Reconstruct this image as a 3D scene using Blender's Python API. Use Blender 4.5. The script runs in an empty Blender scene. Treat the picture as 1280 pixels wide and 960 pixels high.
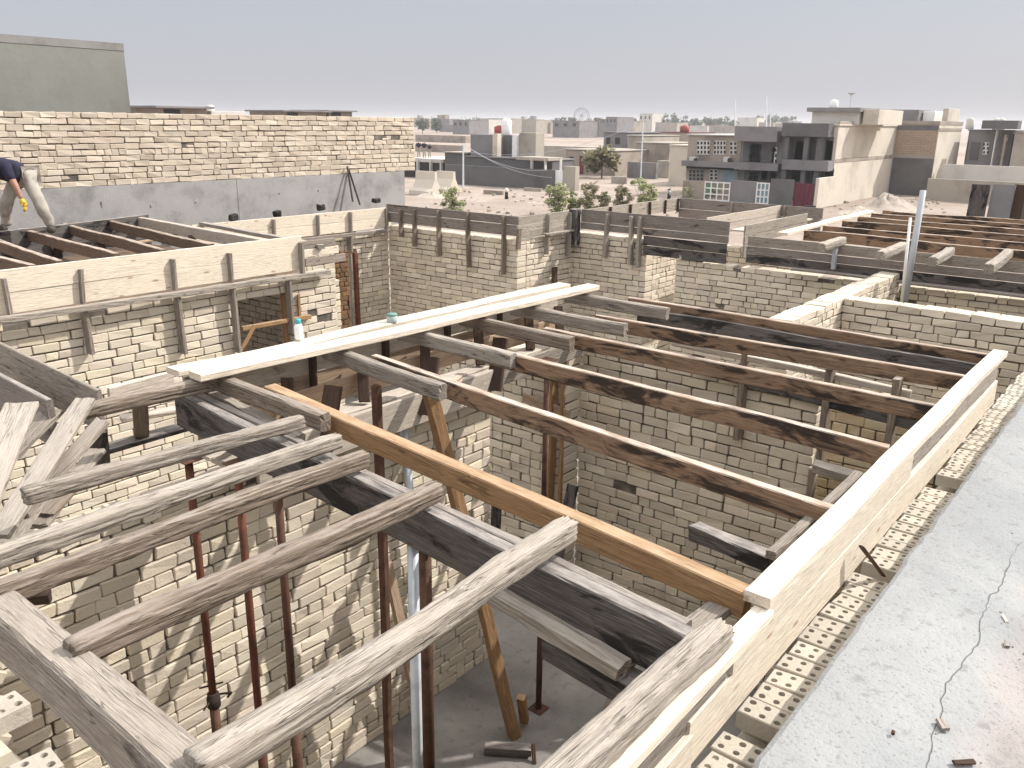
import bpy, math, random
from mathutils import Vector, Matrix, noise
random.seed(7)
D = bpy.data
SC = bpy.context.scene
COL = SC.collection
# ------------------------------------------------------------------ camera model (photo 1280x960)
F = 1073.2; PITCH = math.radians(17.03); HEAD = math.radians(38.25); ROLL = math.radians(.757); CZ = 4.9
_c, _s = math.cos(HEAD), math.sin(HEAD)
FW = Vector((_c*math.cos(PITCH), _s*math.cos(PITCH), -math.sin(PITCH)))
_r0 = Vector((_s, -_c, 0)); _u0 = Vector((_c*math.sin(PITCH), _s*math.sin(PITCH), math.cos(PITCH)))
RT = _r0*math.cos(ROLL)+_u0*math.sin(ROLL); UP = -_r0*math.sin(ROLL)+_u0*math.cos(ROLL)
EYE = Vector((0, 0, CZ))
def ray(px, py): return FW+RT*((px-640)/F)-UP*((py-480)/F)
def onz(px, py, z):
    d = ray(px, py); return EYE+d*((z-CZ)/d.z)
def onx(px, py, X):
    d = ray(px, py); return EYE+d*(X/d.x)
def ony(px, py, Y):
    d = ray(px, py); return EYE+d*(Y/d.y)

# ------------------------------------------------------------------ tagging
def tag(o, label=None, cat=None, group=None, kind=None):
    if label: o['label'] = label
    if cat: o['category'] = cat
    if group: o['group'] = group
    if kind: o['kind'] = kind
    return o
def empty(name, loc, label, cat, group=None):
    o = D.objects.new(name, None); COL.objects.link(o); o.location = loc; o.empty_display_size = .1
    return tag(o, label, cat, group)
def wloc(o):
    v = Vector((0, 0, 0))
    while o is not None: v = v+o.location; o = o.parent
    return v
def setparent(o, parent):
    if parent is not None:
        o.parent = parent
        o.location = o.location-wloc(parent)
    return o

# ------------------------------------------------------------------ mesh builder
class MB:
    def __init__(s): s.v = []; s.f = []
    def add(s, vs, fs):
        n = len(s.v); s.v += [tuple(v) for v in vs]; s.f += [tuple(i+n for i in f) for f in fs]
    def box(s, x0, x1, y0, y1, z0, z1):
        s.add([(x0,y0,z0),(x1,y0,z0),(x1,y1,z0),(x0,y1,z0),(x0,y0,z1),(x1,y0,z1),(x1,y1,z1),(x0,y1,z1)],
              [(0,3,2,1),(4,5,6,7),(0,1,5,4),(1,2,6,5),(2,3,7,6),(3,0,4,7)])
    def cbox(s, c, d, ch=.004, rot=None, jit=0):
        """chamfered box centre c, dims d (24 verts)"""
        hx, hy, hz = d[0]/2, d[1]/2, d[2]/2
        vs = []; idx = {}
        jx = {}
        for sx in (-1, 1):
            for sy in (-1, 1):
                for sz in (-1, 1):
                    j = Vector([random.uniform(-jit, jit) for _ in range(3)])
                    for k in range(3):
                        p = Vector((sx*(hx-ch), sy*(hy-ch), sz*(hz-ch)))
                        p[k] += (sx, sy, sz)[k]*ch
                        p += j
                        if rot: p = rot @ p
                        idx[(sx, sy, sz, k)] = len(vs); vs.append((p.x+c[0], p.y+c[1], p.z+c[2]))
        g = idx
        fs = []
        for k in range(3):
            a, b = [(1, 2), (2, 0), (0, 1)][k]
            for sg in (-1, 1):
                q = []
                for (sa, sb) in ((-1,-1),(1,-1),(1,1),(-1,1)):
                    t = [0, 0, 0]; t[k] = sg; t[a] = sa; t[b] = sb
                    q.append(g[(t[0], t[1], t[2], k)])
                fs.append(tuple(q if sg > 0 else q[::-1]))
        for k in range(3):           # edges along k
            a, b = [(1, 2), (2, 0), (0, 1)][k]
            for sa in (-1, 1):
                for sb in (-1, 1):
                    def V(sk, kk):
                        t = [0, 0, 0]; t[k] = sk; t[a] = sa; t[b] = sb
                        return g[(t[0], t[1], t[2], kk)]
                    q = [V(-1, a), V(1, a), V(1, b), V(-1, b)]
                    fs.append(tuple(q if sa*sb < 0 else q[::-1]))
        for sx in (-1, 1):
            for sy in (-1, 1):
                for sz in (-1, 1):
                    q = [g[(sx,sy,sz,0)], g[(sx,sy,sz,1)], g[(sx,sy,sz,2)]]
                    fs.append(tuple(q if sx*sy*sz > 0 else q[::-1]))
        s.add(vs, fs)
    def tube(s, p0, p1, r0, r1=None, n=10, cap=True):
        p0 = Vector(p0); p1 = Vector(p1); r1 = r0 if r1 is None else r1
        d = (p1-p0).normalized(); a = d.orthogonal().normalized(); b = d.cross(a)
        vs = []
        for p, r in ((p0, r0), (p1, r1)):
            for i in range(n):
                t = 2*math.pi*i/n; vs.append(p+a*(r*math.cos(t))+b*(r*math.sin(t)))
        fs = [(i, (i+1) % n, n+(i+1) % n, n+i) for i in range(n)]
        if cap: fs += [tuple(range(n-1, -1, -1)), tuple(range(n, 2*n))]
        s.add(vs, fs)
    def path(s, pts, r, n=6):
        for a, b in zip(pts[:-1], pts[1:]): s.tube(a, b, r, r, n)
    def lathe(s, base, prof, n=20, axis=None):
        vs = []; fs = []
        for (r, z) in prof:
            for i in range(n):
                t = 2*math.pi*i/n; vs.append((base[0]+r*math.cos(t), base[1]+r*math.sin(t), base[2]+z))
        for j in range(len(prof)-1):
            for i in range(n): fs.append((j*n+i, j*n+(i+1) % n, (j+1)*n+(i+1) % n, (j+1)*n+i))
        fs.append(tuple(range(n-1, -1, -1))); m = (len(prof)-1)*n; fs.append(tuple(range(m, m+n)))
        s.add(vs, fs)
    def build(s, name, mat, parent=None, smooth=False, origin=None):
        xs = [v[0] for v in s.v]; ys = [v[1] for v in s.v]; zs = [v[2] for v in s.v]
        if origin is None: origin = ((min(xs)+max(xs))/2, (min(ys)+max(ys))/2, min(zs))
        ox, oy, oz = origin
        me = D.meshes.new(name); me.from_pydata([(x-ox, y-oy, z-oz) for x, y, z in s.v], [], s.f)
        if smooth: me.polygons.foreach_set('use_smooth', [True]*len(me.polygons))
        for m in (mat if isinstance(mat, (list, tuple)) else [mat]): me.materials.append(m)
        me.update()
        o = D.objects.new(name, me); COL.objects.link(o); o.location = origin
        return setparent(o, parent)

# ------------------------------------------------------------------ materials
def newmat(name):
    m = D.materials.new(name); m.use_nodes = True
    nt = m.node_tree; nt.nodes.clear()
    out = nt.nodes.new('ShaderNodeOutputMaterial'); b = nt.nodes.new('ShaderNodeBsdfPrincipled')
    nt.links.new(b.outputs[0], out.inputs[0])
    b.inputs['Specular IOR Level'].default_value = .25
    return m, nt, b
def N(nt, t, **kw):
    n = nt.nodes.new(t)
    for k, v in kw.items():
        if k.startswith('i_'): n.inputs[k[2:].replace('_', ' ')].default_value = v
        else: setattr(n, k, v)
    return n
def ramp(nt, fac, stops, interp='LINEAR'):
    r = nt.nodes.new('ShaderNodeValToRGB'); cr = r.color_ramp; cr.interpolation = interp
    while len(cr.elements) > 1: cr.elements.remove(cr.elements[0])
    for i, (p, c) in enumerate(stops):
        e = cr.elements[0] if i == 0 else cr.elements.new(p)
        e.position = p; e.color = (c if len(c) == 4 else (*c, 1)) if isinstance(c, (tuple, list)) else (c, c, c, 1)
    nt.links.new(fac, r.inputs[0]); return r
def mix(nt, fac, a, b, mode='MIX'):
    m = nt.nodes.new('ShaderNodeMix'); m.data_type = 'RGBA'; m.blend_type = mode
    for sock, v in ((m.inputs[0], fac), (m.inputs[6], a), (m.inputs[7], b)):
        if hasattr(v, 'links'): nt.links.new(v, sock)
        else: sock.default_value = v if not isinstance(v, tuple) else (v if len(v) == 4 else (*v, 1))
    return m.outputs[2]
def math_(nt, op, a, b=0.):
    m = nt.nodes.new('ShaderNodeMath'); m.operation = op
    for sock, v in ((m.inputs[0], a), (m.inputs[1], b)):
        if hasattr(v, 'links'): nt.links.new(v, sock)
        else: sock.default_value = v
    return m.outputs[0]
def tnoise(nt, vec, scale, detail=4, rough=.55, dist=0.):
    n = N(nt, 'ShaderNodeTexNoise'); n.inputs['Scale'].default_value = scale; n.inputs['Detail'].default_value = detail
    n.inputs['Roughness'].default_value = rough; n.inputs['Distortion'].default_value = dist
    if vec is not None: nt.links.new(vec, n.inputs['Vector'])
    return n.outputs['Fac']
def objvec(nt, scale=(1, 1, 1), rnd=True):
    tc = N(nt, 'ShaderNodeTexCoord'); v = tc.outputs['Object']
    if rnd:
        oi = N(nt, 'ShaderNodeObjectInfo'); sc = N(nt, 'ShaderNodeVectorMath', operation='SCALE'); sc.inputs['Scale'].default_value = 37.
        cb = N(nt, 'ShaderNodeCombineXYZ'); nt.links.new(oi.outputs['Random'], cb.inputs[0]); nt.links.new(oi.outputs['Random'], cb.inputs[1])
        nt.links.new(cb.outputs[0], sc.inputs[0])
        ad = N(nt, 'ShaderNodeVectorMath', operation='ADD'); nt.links.new(v, ad.inputs[0]); nt.links.new(sc.outputs[0], ad.inputs[1]); v = ad.outputs[0]
    mp = N(nt, 'ShaderNodeMapping'); mp.inputs['Scale'].default_value = scale; nt.links.new(v, mp.inputs[0])
    return mp.outputs[0]
def bump(nt, b, h, strength=.4, dist=.01):
    n = N(nt, 'ShaderNodeBump'); n.inputs['Strength'].default_value = strength; n.inputs['Distance'].default_value = dist
    nt.links.new(h, n.inputs['Height']); nt.links.new(n.outputs[0], b.inputs['Normal'])

def wood(name, light, mid, dark, stain=None, stain_t=.62, dust=None, dust_amt=0., knots=False, grain=1., cracks=.0, var=.25, rough=.85):
    m, nt, b = newmat(name)
    gv = objvec(nt, (1.5, 58*grain, 58*grain)); lv = objvec(nt, (1.1, 3.5, 3.5))
    g = tnoise(nt, gv, 2.2, 7, .60, .12)
    col = ramp(nt, g, [(.22, dark), (.40, mid), (.62, light)]).outputs[0]
    fine = tnoise(nt, objvec(nt, (7, 190, 190)), 1.6, 4, .6)
    col = mix(nt, math_(nt, 'MULTIPLY', ramp(nt, fine, [(.40, 1.), (.56, 0.)]).outputs[0], .5), col, tuple(c*.45 for c in dark))
    blot = tnoise(nt, lv, 1.7, 5, .6, .4)
    col = mix(nt, ramp(nt, blot, [(.38, .55), (.6, 0.)]).outputs[0], col, mid, 'MIX')
    if knots:
        vo = N(nt, 'ShaderNodeTexVoronoi'); vo.inputs['Scale'].default_value = 1.; nt.links.new(objvec(nt, (3., 9., 9.)), vo.inputs['Vector'])
        col = mix(nt, ramp(nt, vo.outputs['Distance'], [(.06, .8), (.14, 0.)]).outputs[0], col, (.30, .17, .09))
    if stain:
        sn = tnoise(nt, objvec(nt, (.9, 3., 3.)), 2.3, 6, .62, .8)
        col = mix(nt, ramp(nt, sn, [(stain_t-.04, 0.), (stain_t+.035, .88)]).outputs[0], col, stain)
    ck = None
    if cracks:
        cn = tnoise(nt, objvec(nt, (.55, 13, 13)), 1.9, 2, .45, .1)
        ck = ramp(nt, math_(nt, 'ABSOLUTE', math_(nt, 'SUBTRACT', cn, .5)), [(0., 1.), (.010, .0)]).outputs[0]
        c2 = tnoise(nt, objvec(nt, (1.1, 34, 34)), 2.1, 2, .5, .15)
        k2 = ramp(nt, math_(nt, 'ABSOLUTE', math_(nt, 'SUBTRACT', c2, .52)), [(0., 1.), (.014, .0)]).outputs[0]
        k2 = math_(nt, 'MULTIPLY', k2, ramp(nt, blot, [(.42, .1), (.58, 1.)]).outputs[0])
        ck = math_(nt, 'MAXIMUM', ck, k2)
        col = mix(nt, math_(nt, 'MULTIPLY', ck, cracks), col, tuple(c*.3 for c in dark))
        vo = N(nt, 'ShaderNodeTexVoronoi'); vo.inputs['Scale'].default_value = 1.; nt.links.new(objvec(nt, (3.2, 11., 11.)), vo.inputs['Vector'])
        col = mix(nt, ramp(nt, vo.outputs['Distance'], [(.05, .75), (.12, 0.)]).outputs[0], col, tuple(c*.6 for c in dark))
    if dust:
        ge = N(nt, 'ShaderNodeNewGeometry'); sp = N(nt, 'ShaderNodeSeparateXYZ'); nt.links.new(ge.outputs['True Normal'], sp.inputs[0])
        dn = tnoise(nt, objvec(nt, (2.5, 9, 9)), 2., 5, .65)
        up = math_(nt, 'MULTIPLY', ramp(nt, sp.outputs[2], [(.55, 0.), (.9, 1.)]).outputs[0], ramp(nt, dn, [(.3, .15), (.62, 1.)]).outputs[0])
        col = mix(nt, math_(nt, 'MULTIPLY', up, dust_amt), col, dust)
    oi = N(nt, 'ShaderNodeObjectInfo')
    hv = N(nt, 'ShaderNodeHueSaturation'); nt.links.new(col, hv.inputs['Color'])
    nt.links.new(math_(nt, 'ADD', math_(nt, 'MULTIPLY', oi.outputs['Random'], var), 1-var/2), hv.inputs['Value'])
    nt.links.new(hv.outputs[0], b.inputs['Base Color'])
    b.inputs['Roughness'].default_value = rough
    h = math_(nt, 'ADD', g, math_(nt, 'MULTIPLY', fine, .5))
    if ck: h = math_(nt, 'SUBTRACT', h, math_(nt, 'MULTIPLY', ck, .8))
    bump(nt, b, h, .6, .009)
    return m

M = {}
M['grey_wood'] = wood('grey_wood', (.36,.32,.275), (.25,.21,.175), (.085,.066,.052), stain=(.06,.05,.042), stain_t=.70, cracks=.8, dust=(.40,.355,.31), dust_amt=.4)
M['pale_grey_wood'] = wood('pale_grey_wood', (.42,.375,.325), (.31,.27,.225), (.11,.088,.07), cracks=.8, dust=(.44,.395,.35), dust_amt=.5)
M['brown_grey_wood'] = wood('brown_grey_wood', (.30,.245,.195), (.20,.155,.118), (.075,.055,.042), cracks=.8, dust=(.40,.35,.305), dust_amt=.6)
M['cream_wood'] = wood('cream_wood', (.72,.64,.53), (.66,.575,.465), (.54,.455,.35), knots=True, grain=.8, var=.10, dust=(.80,.75,.68), dust_amt=.45)
M['old_board'] = wood('old_board', (.31,.27,.24), (.21,.18,.16), (.085,.07,.06), stain=(.022,.018,.017), stain_t=.66, dust=(.46,.41,.37), dust_amt=.6, cracks=.4)
M['black_board'] = wood('black_board', (.16,.14,.13), (.085,.075,.07), (.03,.026,.024), stain=(.01,.009,.009), stain_t=.55, dust=(.42,.38,.35), dust_amt=.75)
M['rust_joist'] = wood('rust_joist', (.33,.225,.145), (.225,.14,.088), (.10,.06,.04), stain=(.018,.013,.012), stain_t=.53, cracks=.5, dust=(.56,.47,.40), dust_amt=.9)
M['dark_joist'] = wood('dark_joist', (.22,.155,.11), (.15,.10,.072), (.065,.043,.032), cracks=.6, dust=(.50,.42,.36), dust_amt=.85)
M['orange_wood'] = wood('orange_wood', (.40,.255,.135), (.30,.175,.085), (.16,.085,.045), knots=True, stain=(.10,.055,.03), stain_t=.66, cracks=.4, dust=(.52,.39,.27), dust_amt=.6, var=.15)
M['brown_board'] = wood('brown_board', (.44,.33,.235), (.33,.235,.16), (.17,.11,.075), stain=(.05,.035,.025), stain_t=.68, dust=(.5,.43,.36), dust_amt=.5)
M['dark_stud'] = wood('dark_stud', (.10,.06,.042), (.06,.038,.028), (.025,.018,.014))
M['dusty_board'] = wood('dusty_board', (.56,.50,.43), (.45,.39,.33), (.24,.20,.16), stain=(.2,.16,.12), stain_t=.64, dust=(.58,.52,.46), dust_amt=.6)

def brickmat(name, cols, smear=.35, smearcol=(.50,.47,.41), dirt=(.16,.13,.10), dirt_t=.70, obj=False):
    m, nt, b = newmat(name)
    ge = N(nt, 'ShaderNodeNewGeometry'); rnd = ge.outputs['Random Per Island']
    col = ramp(nt, rnd, [(i/len(cols), c) for i, c in enumerate(cols)], 'CONSTANT').outputs[0]
    v = objvec(nt, (1, 1, 1), obj)
    if obj: rnd = N(nt, 'ShaderNodeObjectInfo').outputs['Random']
    hs = N(nt, 'ShaderNodeHueSaturation'); nt.links.new(col, hs.inputs['Color'])
    wn = N(nt, 'ShaderNodeTexWhiteNoise', noise_dimensions='1D'); nt.links.new(rnd, wn.inputs['W'])
    nt.links.new(math_(nt, 'ADD', math_(nt, 'MULTIPLY', wn.outputs['Value'], .26), .85), hs.inputs['Value'])
    col = hs.outputs[0]
    n1 = tnoise(nt, v, 5., 6, .65); n2 = tnoise(nt, v, 55., 5, .7); n3 = tnoise(nt, v, 1.3, 5, .6)
    col = mix(nt, ramp(nt, n1, [(.45, 0.), (.66, smear)]).outputs[0], col, smearcol)
    col = mix(nt, ramp(nt, n2, [(.30, .45), (.46, 0.)]).outputs[0], col, tuple(c*.55 for c in cols[0]))
    col = mix(nt, ramp(nt, n3, [(dirt_t-.08, 0.), (dirt_t+.1, .55)]).outputs[0], col, dirt)
    nt.links.new(col, b.inputs['Base Color']); b.inputs['Roughness'].default_value = .92
    bump(nt, b, math_(nt, 'ADD', n2, math_(nt, 'MULTIPLY', n1, .7)), .7, .008)
    return m
CREAM = [(.60,.53,.425), (.575,.505,.40), (.635,.565,.46), (.55,.48,.385), (.605,.53,.405), (.605,.515,.42), (.52,.455,.37)]
M['brick'] = brickmat('cream_brick', CREAM)
M['brick_yellow'] = brickmat('yellow_brick', [(.52,.42,.27), (.56,.45,.29), (.48,.39,.26), (.54,.46,.32)])
M['brick_brown_shaded'] = brickmat('brown_brick_shaded', [(.20,.12,.065), (.24,.14,.07), (.17,.10,.06)], .15, (.3,.22,.15))  # brown brick, with the shadow behind the doorway also put into the colour
M['brick_perf'] = brickmat('perforated_brick', [(.52,.475,.405), (.49,.445,.375), (.55,.505,.435)], .3, obj=True)
M['brick_parapet'] = brickmat('parapet_brick', [(.50,.43,.345), (.52,.44,.36), (.47,.40,.315), (.53,.465,.38), (.50,.425,.34)], .25)
M['brick_grey'] = brickmat('dusty_brick', [(.36,.33,.28), (.33,.30,.26), (.39,.35,.30)], .3)

def plain(name, col, rough=.8, sc=3., amt=.25, metal=0., bmp=.3, fine=40., col2=None, vec=None):
    m, nt, b = newmat(name); v = objvec(nt, (1, 1, 1))
    n1 = tnoise(nt, v, sc, 6, .62); n2 = tnoise(nt, v, fine, 4, .6)
    c2 = col2 or tuple(c*(1-amt*1.6) for c in col)
    c = ramp(nt, n1, [(.3, c2), (.5, col), (.72, tuple(min(1, x*(1+amt*.5)) for x in col))]).outputs[0]
    c = mix(nt, math_(nt, 'MULTIPLY', n2, .35*amt*2), c, tuple(x*.6 for x in col))
    nt.links.new(c, b.inputs['Base Color']); b.inputs['Roughness'].default_value = rough; b.inputs['Metallic'].default_value = metal
    bump(nt, b, math_(nt, 'ADD', n1, n2), bmp, .01)
    return m
def mortarmat():
    m, nt, b = newmat('mortar'); v = objvec(nt, (1, 1, 1), False)
    n = tnoise(nt, v, 5.5, 4, .6); n2 = tnoise(nt, v, 45, 4, .6)
    c = ramp(nt, n, [(.42, (.10,.085,.07)), (.52, (.15,.13,.11)), (.74, (.34,.30,.25))]).outputs[0]
    nt.links.new(mix(nt, math_(nt, 'MULTIPLY', n2, .5), c, (.08,.07,.06)), b.inputs['Base Color']); b.inputs['Roughness'].default_value = .95
    bump(nt, b, n2, .6, .01); return m
M['mortar'] = mortarmat()
M['mortar_pale'] = plain('mortar_pale', (.33,.30,.26), .95, 9., .3)
M['steel_red'] = plain('red_oxide_steel', (.15,.055,.034), .75, 5., .5, .15, .35, 50, (.065,.037,.026))
M['steel_rust'] = plain('rusty_steel', (.12,.065,.045), .75, 8., .5, .3, .4, 60, (.04,.025,.02))
M['steel_dark'] = plain('dark_steel', (.05,.035,.03), .7, 8., .4, .3)
M['galv'] = plain('galvanised', (.52,.55,.58), .45, 6., .2, .3, .1)
M['pvc'] = plain('grey_plastic', (.40,.42,.45), .5, 3., .12)
M['white_paint'] = plain('white_paint', (.75,.75,.74), .6, 3., .1)
M['teal'] = plain('teal_plastic', (.05,.33,.36), .4, 3., .1)
M['concrete'] = plain('grey_concrete', (.31,.298,.295), .9, 2.2, .22, 0, .4, 30)
M['concrete_green'] = plain('stained_concrete', (.20,.205,.185), .95, .6, .4, 0, .4, 12, (.145,.125,.115))
M['concrete_top'] = plain('weathered_concrete', (.24,.235,.225), .95, 1.2, .3, 0, .4, 20)
M['plaster_grey'] = plain('grey_render', (.21,.20,.205), .95, .5, .2, 0, .2, 6)
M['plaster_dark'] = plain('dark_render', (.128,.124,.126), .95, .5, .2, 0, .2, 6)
M['plaster_beige'] = plain('beige_render', (.36,.325,.28), .95, .5, .2, 0, .2, 6)
M['plaster_cream'] = plain('cream_render', (.54,.49,.42), .95, .5, .15, 0, .2, 6)
M['plaster_tan'] = plain('tan_render', (.32,.275,.235), .95, .5, .25, 0, .2, 6)
M['plaster_pale'] = plain('pale_render', (.52,.50,.47), .95, .5, .15, 0, .2, 6)
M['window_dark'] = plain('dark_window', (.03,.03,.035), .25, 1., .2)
M['shade_dark'] = plain('painted_shade', (.045,.04,.04), .9, 1., .2)  # dark colour standing in for the shade inside openings
M['maroon'] = plain('maroon_paint', (.13,.03,.045), .6, 1., .2)
M['blue_paint'] = plain('blue_paint', (.20,.27,.31), .6, 1., .2)
M['green_paint'] = plain('green_paint', (.07,.20,.10), .6, 1., .2)
M['red_plastic'] = plain('red_plastic', (.30,.06,.055), .5, 1., .15)
M['pink'] = plain('pink_plastic', (.48,.05,.16), .5, 1., .15)
M['rubber'] = plain('black_rubber', (.03,.03,.03), .8, 3., .2)
M['bark'] = plain('bark', (.13,.10,.075), .9, 5., .3)
M['soil'] = plain('sand_heap', (.37,.32,.275), .98, 2., .25, 0, .8, 14)
M['rubble'] = plain('rubble', (.42,.37,.31), .95, 5., .35, 0, .5)

def smallbrick(name, a, b_, mo):
    m, nt, b = newmat(name); br = N(nt, 'ShaderNodeTexBrick'); sp = N(nt, 'ShaderNodeSeparateXYZ'); cb = N(nt, 'ShaderNodeCombineXYZ')
    nt.links.new(objvec(nt, (1, 1, 1), False), sp.inputs[0]); nt.links.new(math_(nt, 'ADD', sp.outputs[0], sp.outputs[1]), cb.inputs[0]); nt.links.new(sp.outputs[2], cb.inputs[1]); nt.links.new(cb.outputs[0], br.inputs['Vector'])
    br.inputs['Scale'].default_value = 1.; br.inputs['Brick Width'].default_value = .5; br.inputs['Row Height'].default_value = .18; br.inputs['Mortar Size'].default_value = .02
    for k, c in (('Color1', a), ('Color2', b_), ('Mortar', mo)): br.inputs[k].default_value = (*c, 1)
    n = tnoise(nt, objvec(nt, (1, 1, 1), False), 1.2, 5, .65)
    nt.links.new(mix(nt, ramp(nt, n, [(.35, .6), (.6, 0.)]).outputs[0], br.outputs['Color'], mo), b.inputs['Base Color']); b.inputs['Roughness'].default_value = .95
    return m
M['tan_brick'] = smallbrick('tan_brick', (.40,.30,.21), (.34,.25,.18), (.22,.18,.15)); M['dusty_tan_brick'] = smallbrick('dusty_tan_brick', (.33,.27,.23), (.28,.23,.20), (.2,.17,.155))
def leafmat(name, a, b_):
    m, nt, b = newmat(name); ge = N(nt, 'ShaderNodeNewGeometry')
    c = ramp(nt, ge.outputs['Random Per Island'], [(0., a), (1., b_)]).outputs[0]
    nt.links.new(c, b.inputs['Base Color']); b.inputs['Roughness'].default_value = .7
    return m
M['leaf'] = leafmat('olive_leaf', (.16,.18,.075), (.34,.35,.17))
M['leaf_dark'] = leafmat('dark_leaf', (.035,.05,.025), (.08,.10,.05))
M['leaf_dusty'] = leafmat('dusty_leaf', (.13,.12,.06), (.22,.19,.10))

def slab_mat():
    m, nt, b = newmat('roof_screed')
    tc = N(nt, 'ShaderNodeTexCoord'); gv = N(nt, 'ShaderNodeNewGeometry').outputs['Position']
    n1 = tnoise(nt, gv, 1.1, 7, .62, .5); n2 = tnoise(nt, gv, 14, 5, .65); n3 = tnoise(nt, gv, 70, 4, .6); n0 = tnoise(nt, gv, 3.1, 6, .6)
    sp = N(nt, 'ShaderNodeSeparateXYZ'); nt.links.new(gv, sp.inputs[0])
    grey = ramp(nt, n1, [(.34, (.235,.242,.248)), (.50, (.272,.279,.283)), (.66, (.315,.32,.322))]).outputs[0]
    pink = ramp(nt, n1, [(.34, (.215,.195,.188)), (.50, (.29,.265,.255)), (.66, (.36,.335,.322))]).outputs[0]
    # old slab beyond a ragged line parallel to the edge
    yl = math_(nt, 'ADD', sp.outputs[1], math_(nt, 'MULTIPLY', math_(nt, 'SUBTRACT', n0, .5), .42))
    yl = math_(nt, 'ADD', yl, math_(nt, 'MULTIPLY', math_(nt, 'SUBTRACT', n2, .5), .10))
    col = mix(nt, ramp(nt, math_(nt, 'ADD', yl, .5), [(.70, 1.), (.84, 0.)]).outputs[0], grey, pink)
    # wandering crack
    cx = tnoise(nt, gv, 1.3, 4, .55)
    cd = math_(nt, 'ABSOLUTE', math_(nt, 'ADD', math_(nt, 'SUBTRACT', sp.outputs[1], .385), math_(nt, 'MULTIPLY', math_(nt, 'SUBTRACT', cx, .5), .30)))
    ck = ramp(nt, cd, [(0., 1.), (.0035, 0.)]).outputs[0]
    ck = math_(nt, 'MULTIPLY', ck, ramp(nt, n1, [(.40, .1), (.55, 1.)]).outputs[0])
    col = mix(nt, math_(nt, 'MULTIPLY', ck, .34), col, (.09,.085,.08))
    vo = N(nt, 'ShaderNodeTexVoronoi', feature='DISTANCE_TO_EDGE'); vo.inputs['Scale'].default_value = 1.3
    wv = N(nt, 'ShaderNodeVectorMath', operation='ADD'); nz = N(nt, 'ShaderNodeTexNoise'); nz.inputs['Scale'].default_value = 3.; nt.links.new(gv, nz.inputs['Vector'])
    nt.links.new(gv, wv.inputs[0]); nt.links.new(nz.outputs['Color'], wv.inputs[1]); nt.links.new(wv.outputs[0], vo.inputs['Vector'])
    hair = ramp(nt, vo.outputs['Distance'], [(0., .5), (.008, 0.)]).outputs[0]
    col = mix(nt, math_(nt, 'MULTIPLY', hair, ramp(nt, n0, [(.5, 0.), (.6, .8)]).outputs[0]), col, (.2,.19,.185))
    col = mix(nt, ramp(nt, n2, [(.32, .6), (.43, 0.)]).outputs[0], col, (.185,.18,.175))
    col = mix(nt, ramp(nt, n3, [(.32, .6), (.42, 0.)]).outputs[0], col, (.15,.145,.14))
    nt.links.new(col, b.inputs['Base Color']); b.inputs['Roughness'].default_value = .9
    h = math_(nt, 'SUBTRACT', math_(nt, 'ADD', math_(nt, 'MULTIPLY', n2, .9), math_(nt, 'MULTIPLY', n3, .55)), ck)
    bump(nt, b, h, .7, .012)
    return m
def floor_mat():
    m, nt, b = newmat('room_floor'); gv = N(nt, 'ShaderNodeNewGeometry').outputs['Position']
    n1 = tnoise(nt, gv, .8, 6, .6, .6); n2 = tnoise(nt, gv, 12, 5, .65)
    c = ramp(nt, n1, [(.35, (.16,.148,.14)), (.5, (.25,.235,.22)), (.7, (.36,.34,.315))]).outputs[0]
    c = mix(nt, ramp(nt, n2, [(.3, .5), (.45, 0.)]).outputs[0], c, (.1,.09,.085))
    nt.links.new(c, b.inputs['Base Color']); nt.links.new(ramp(nt, n1, [(.4, .45), (.6, .9)]).outputs[0], b.inputs['Roughness'])
    bump(nt, b, n2, .5, .01); return m
def ground_mat():
    m, nt, b = newmat('dry_earth'); gv = N(nt, 'ShaderNodeNewGeometry').outputs['Position']
    n0 = tnoise(nt, gv, .035, 7, .6, .5); n1 = tnoise(nt, gv, .3, 7, .65); n2 = tnoise(nt, gv, 2.6, 6, .7)
    c = ramp(nt, n0, [(.3, (.26,.21,.175)), (.5, (.34,.28,.24)), (.7, (.41,.35,.305))]).outputs[0]
    c = mix(nt, ramp(nt, n1, [(.4, .6), (.55, 0.)]).outputs[0], c, (.26,.21,.175))
    c = mix(nt, ramp(nt, n2, [(.34, .7), (.46, 0.)]).outputs[0], c, (.2,.165,.135))
    nt.links.new(c, b.inputs['Base Color']); b.inputs['Roughness'].default_value = .97
    bump(nt, b, math_(nt, 'ADD', n1, n2), .8, .12); return m
M['slab'] = slab_mat(); M['floor'] = floor_mat(); M['ground'] = ground_mat()
M['road'] = plain('dust_road', (.43,.375,.335), .97, .25, .2, 0, .5, 3.)

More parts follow.
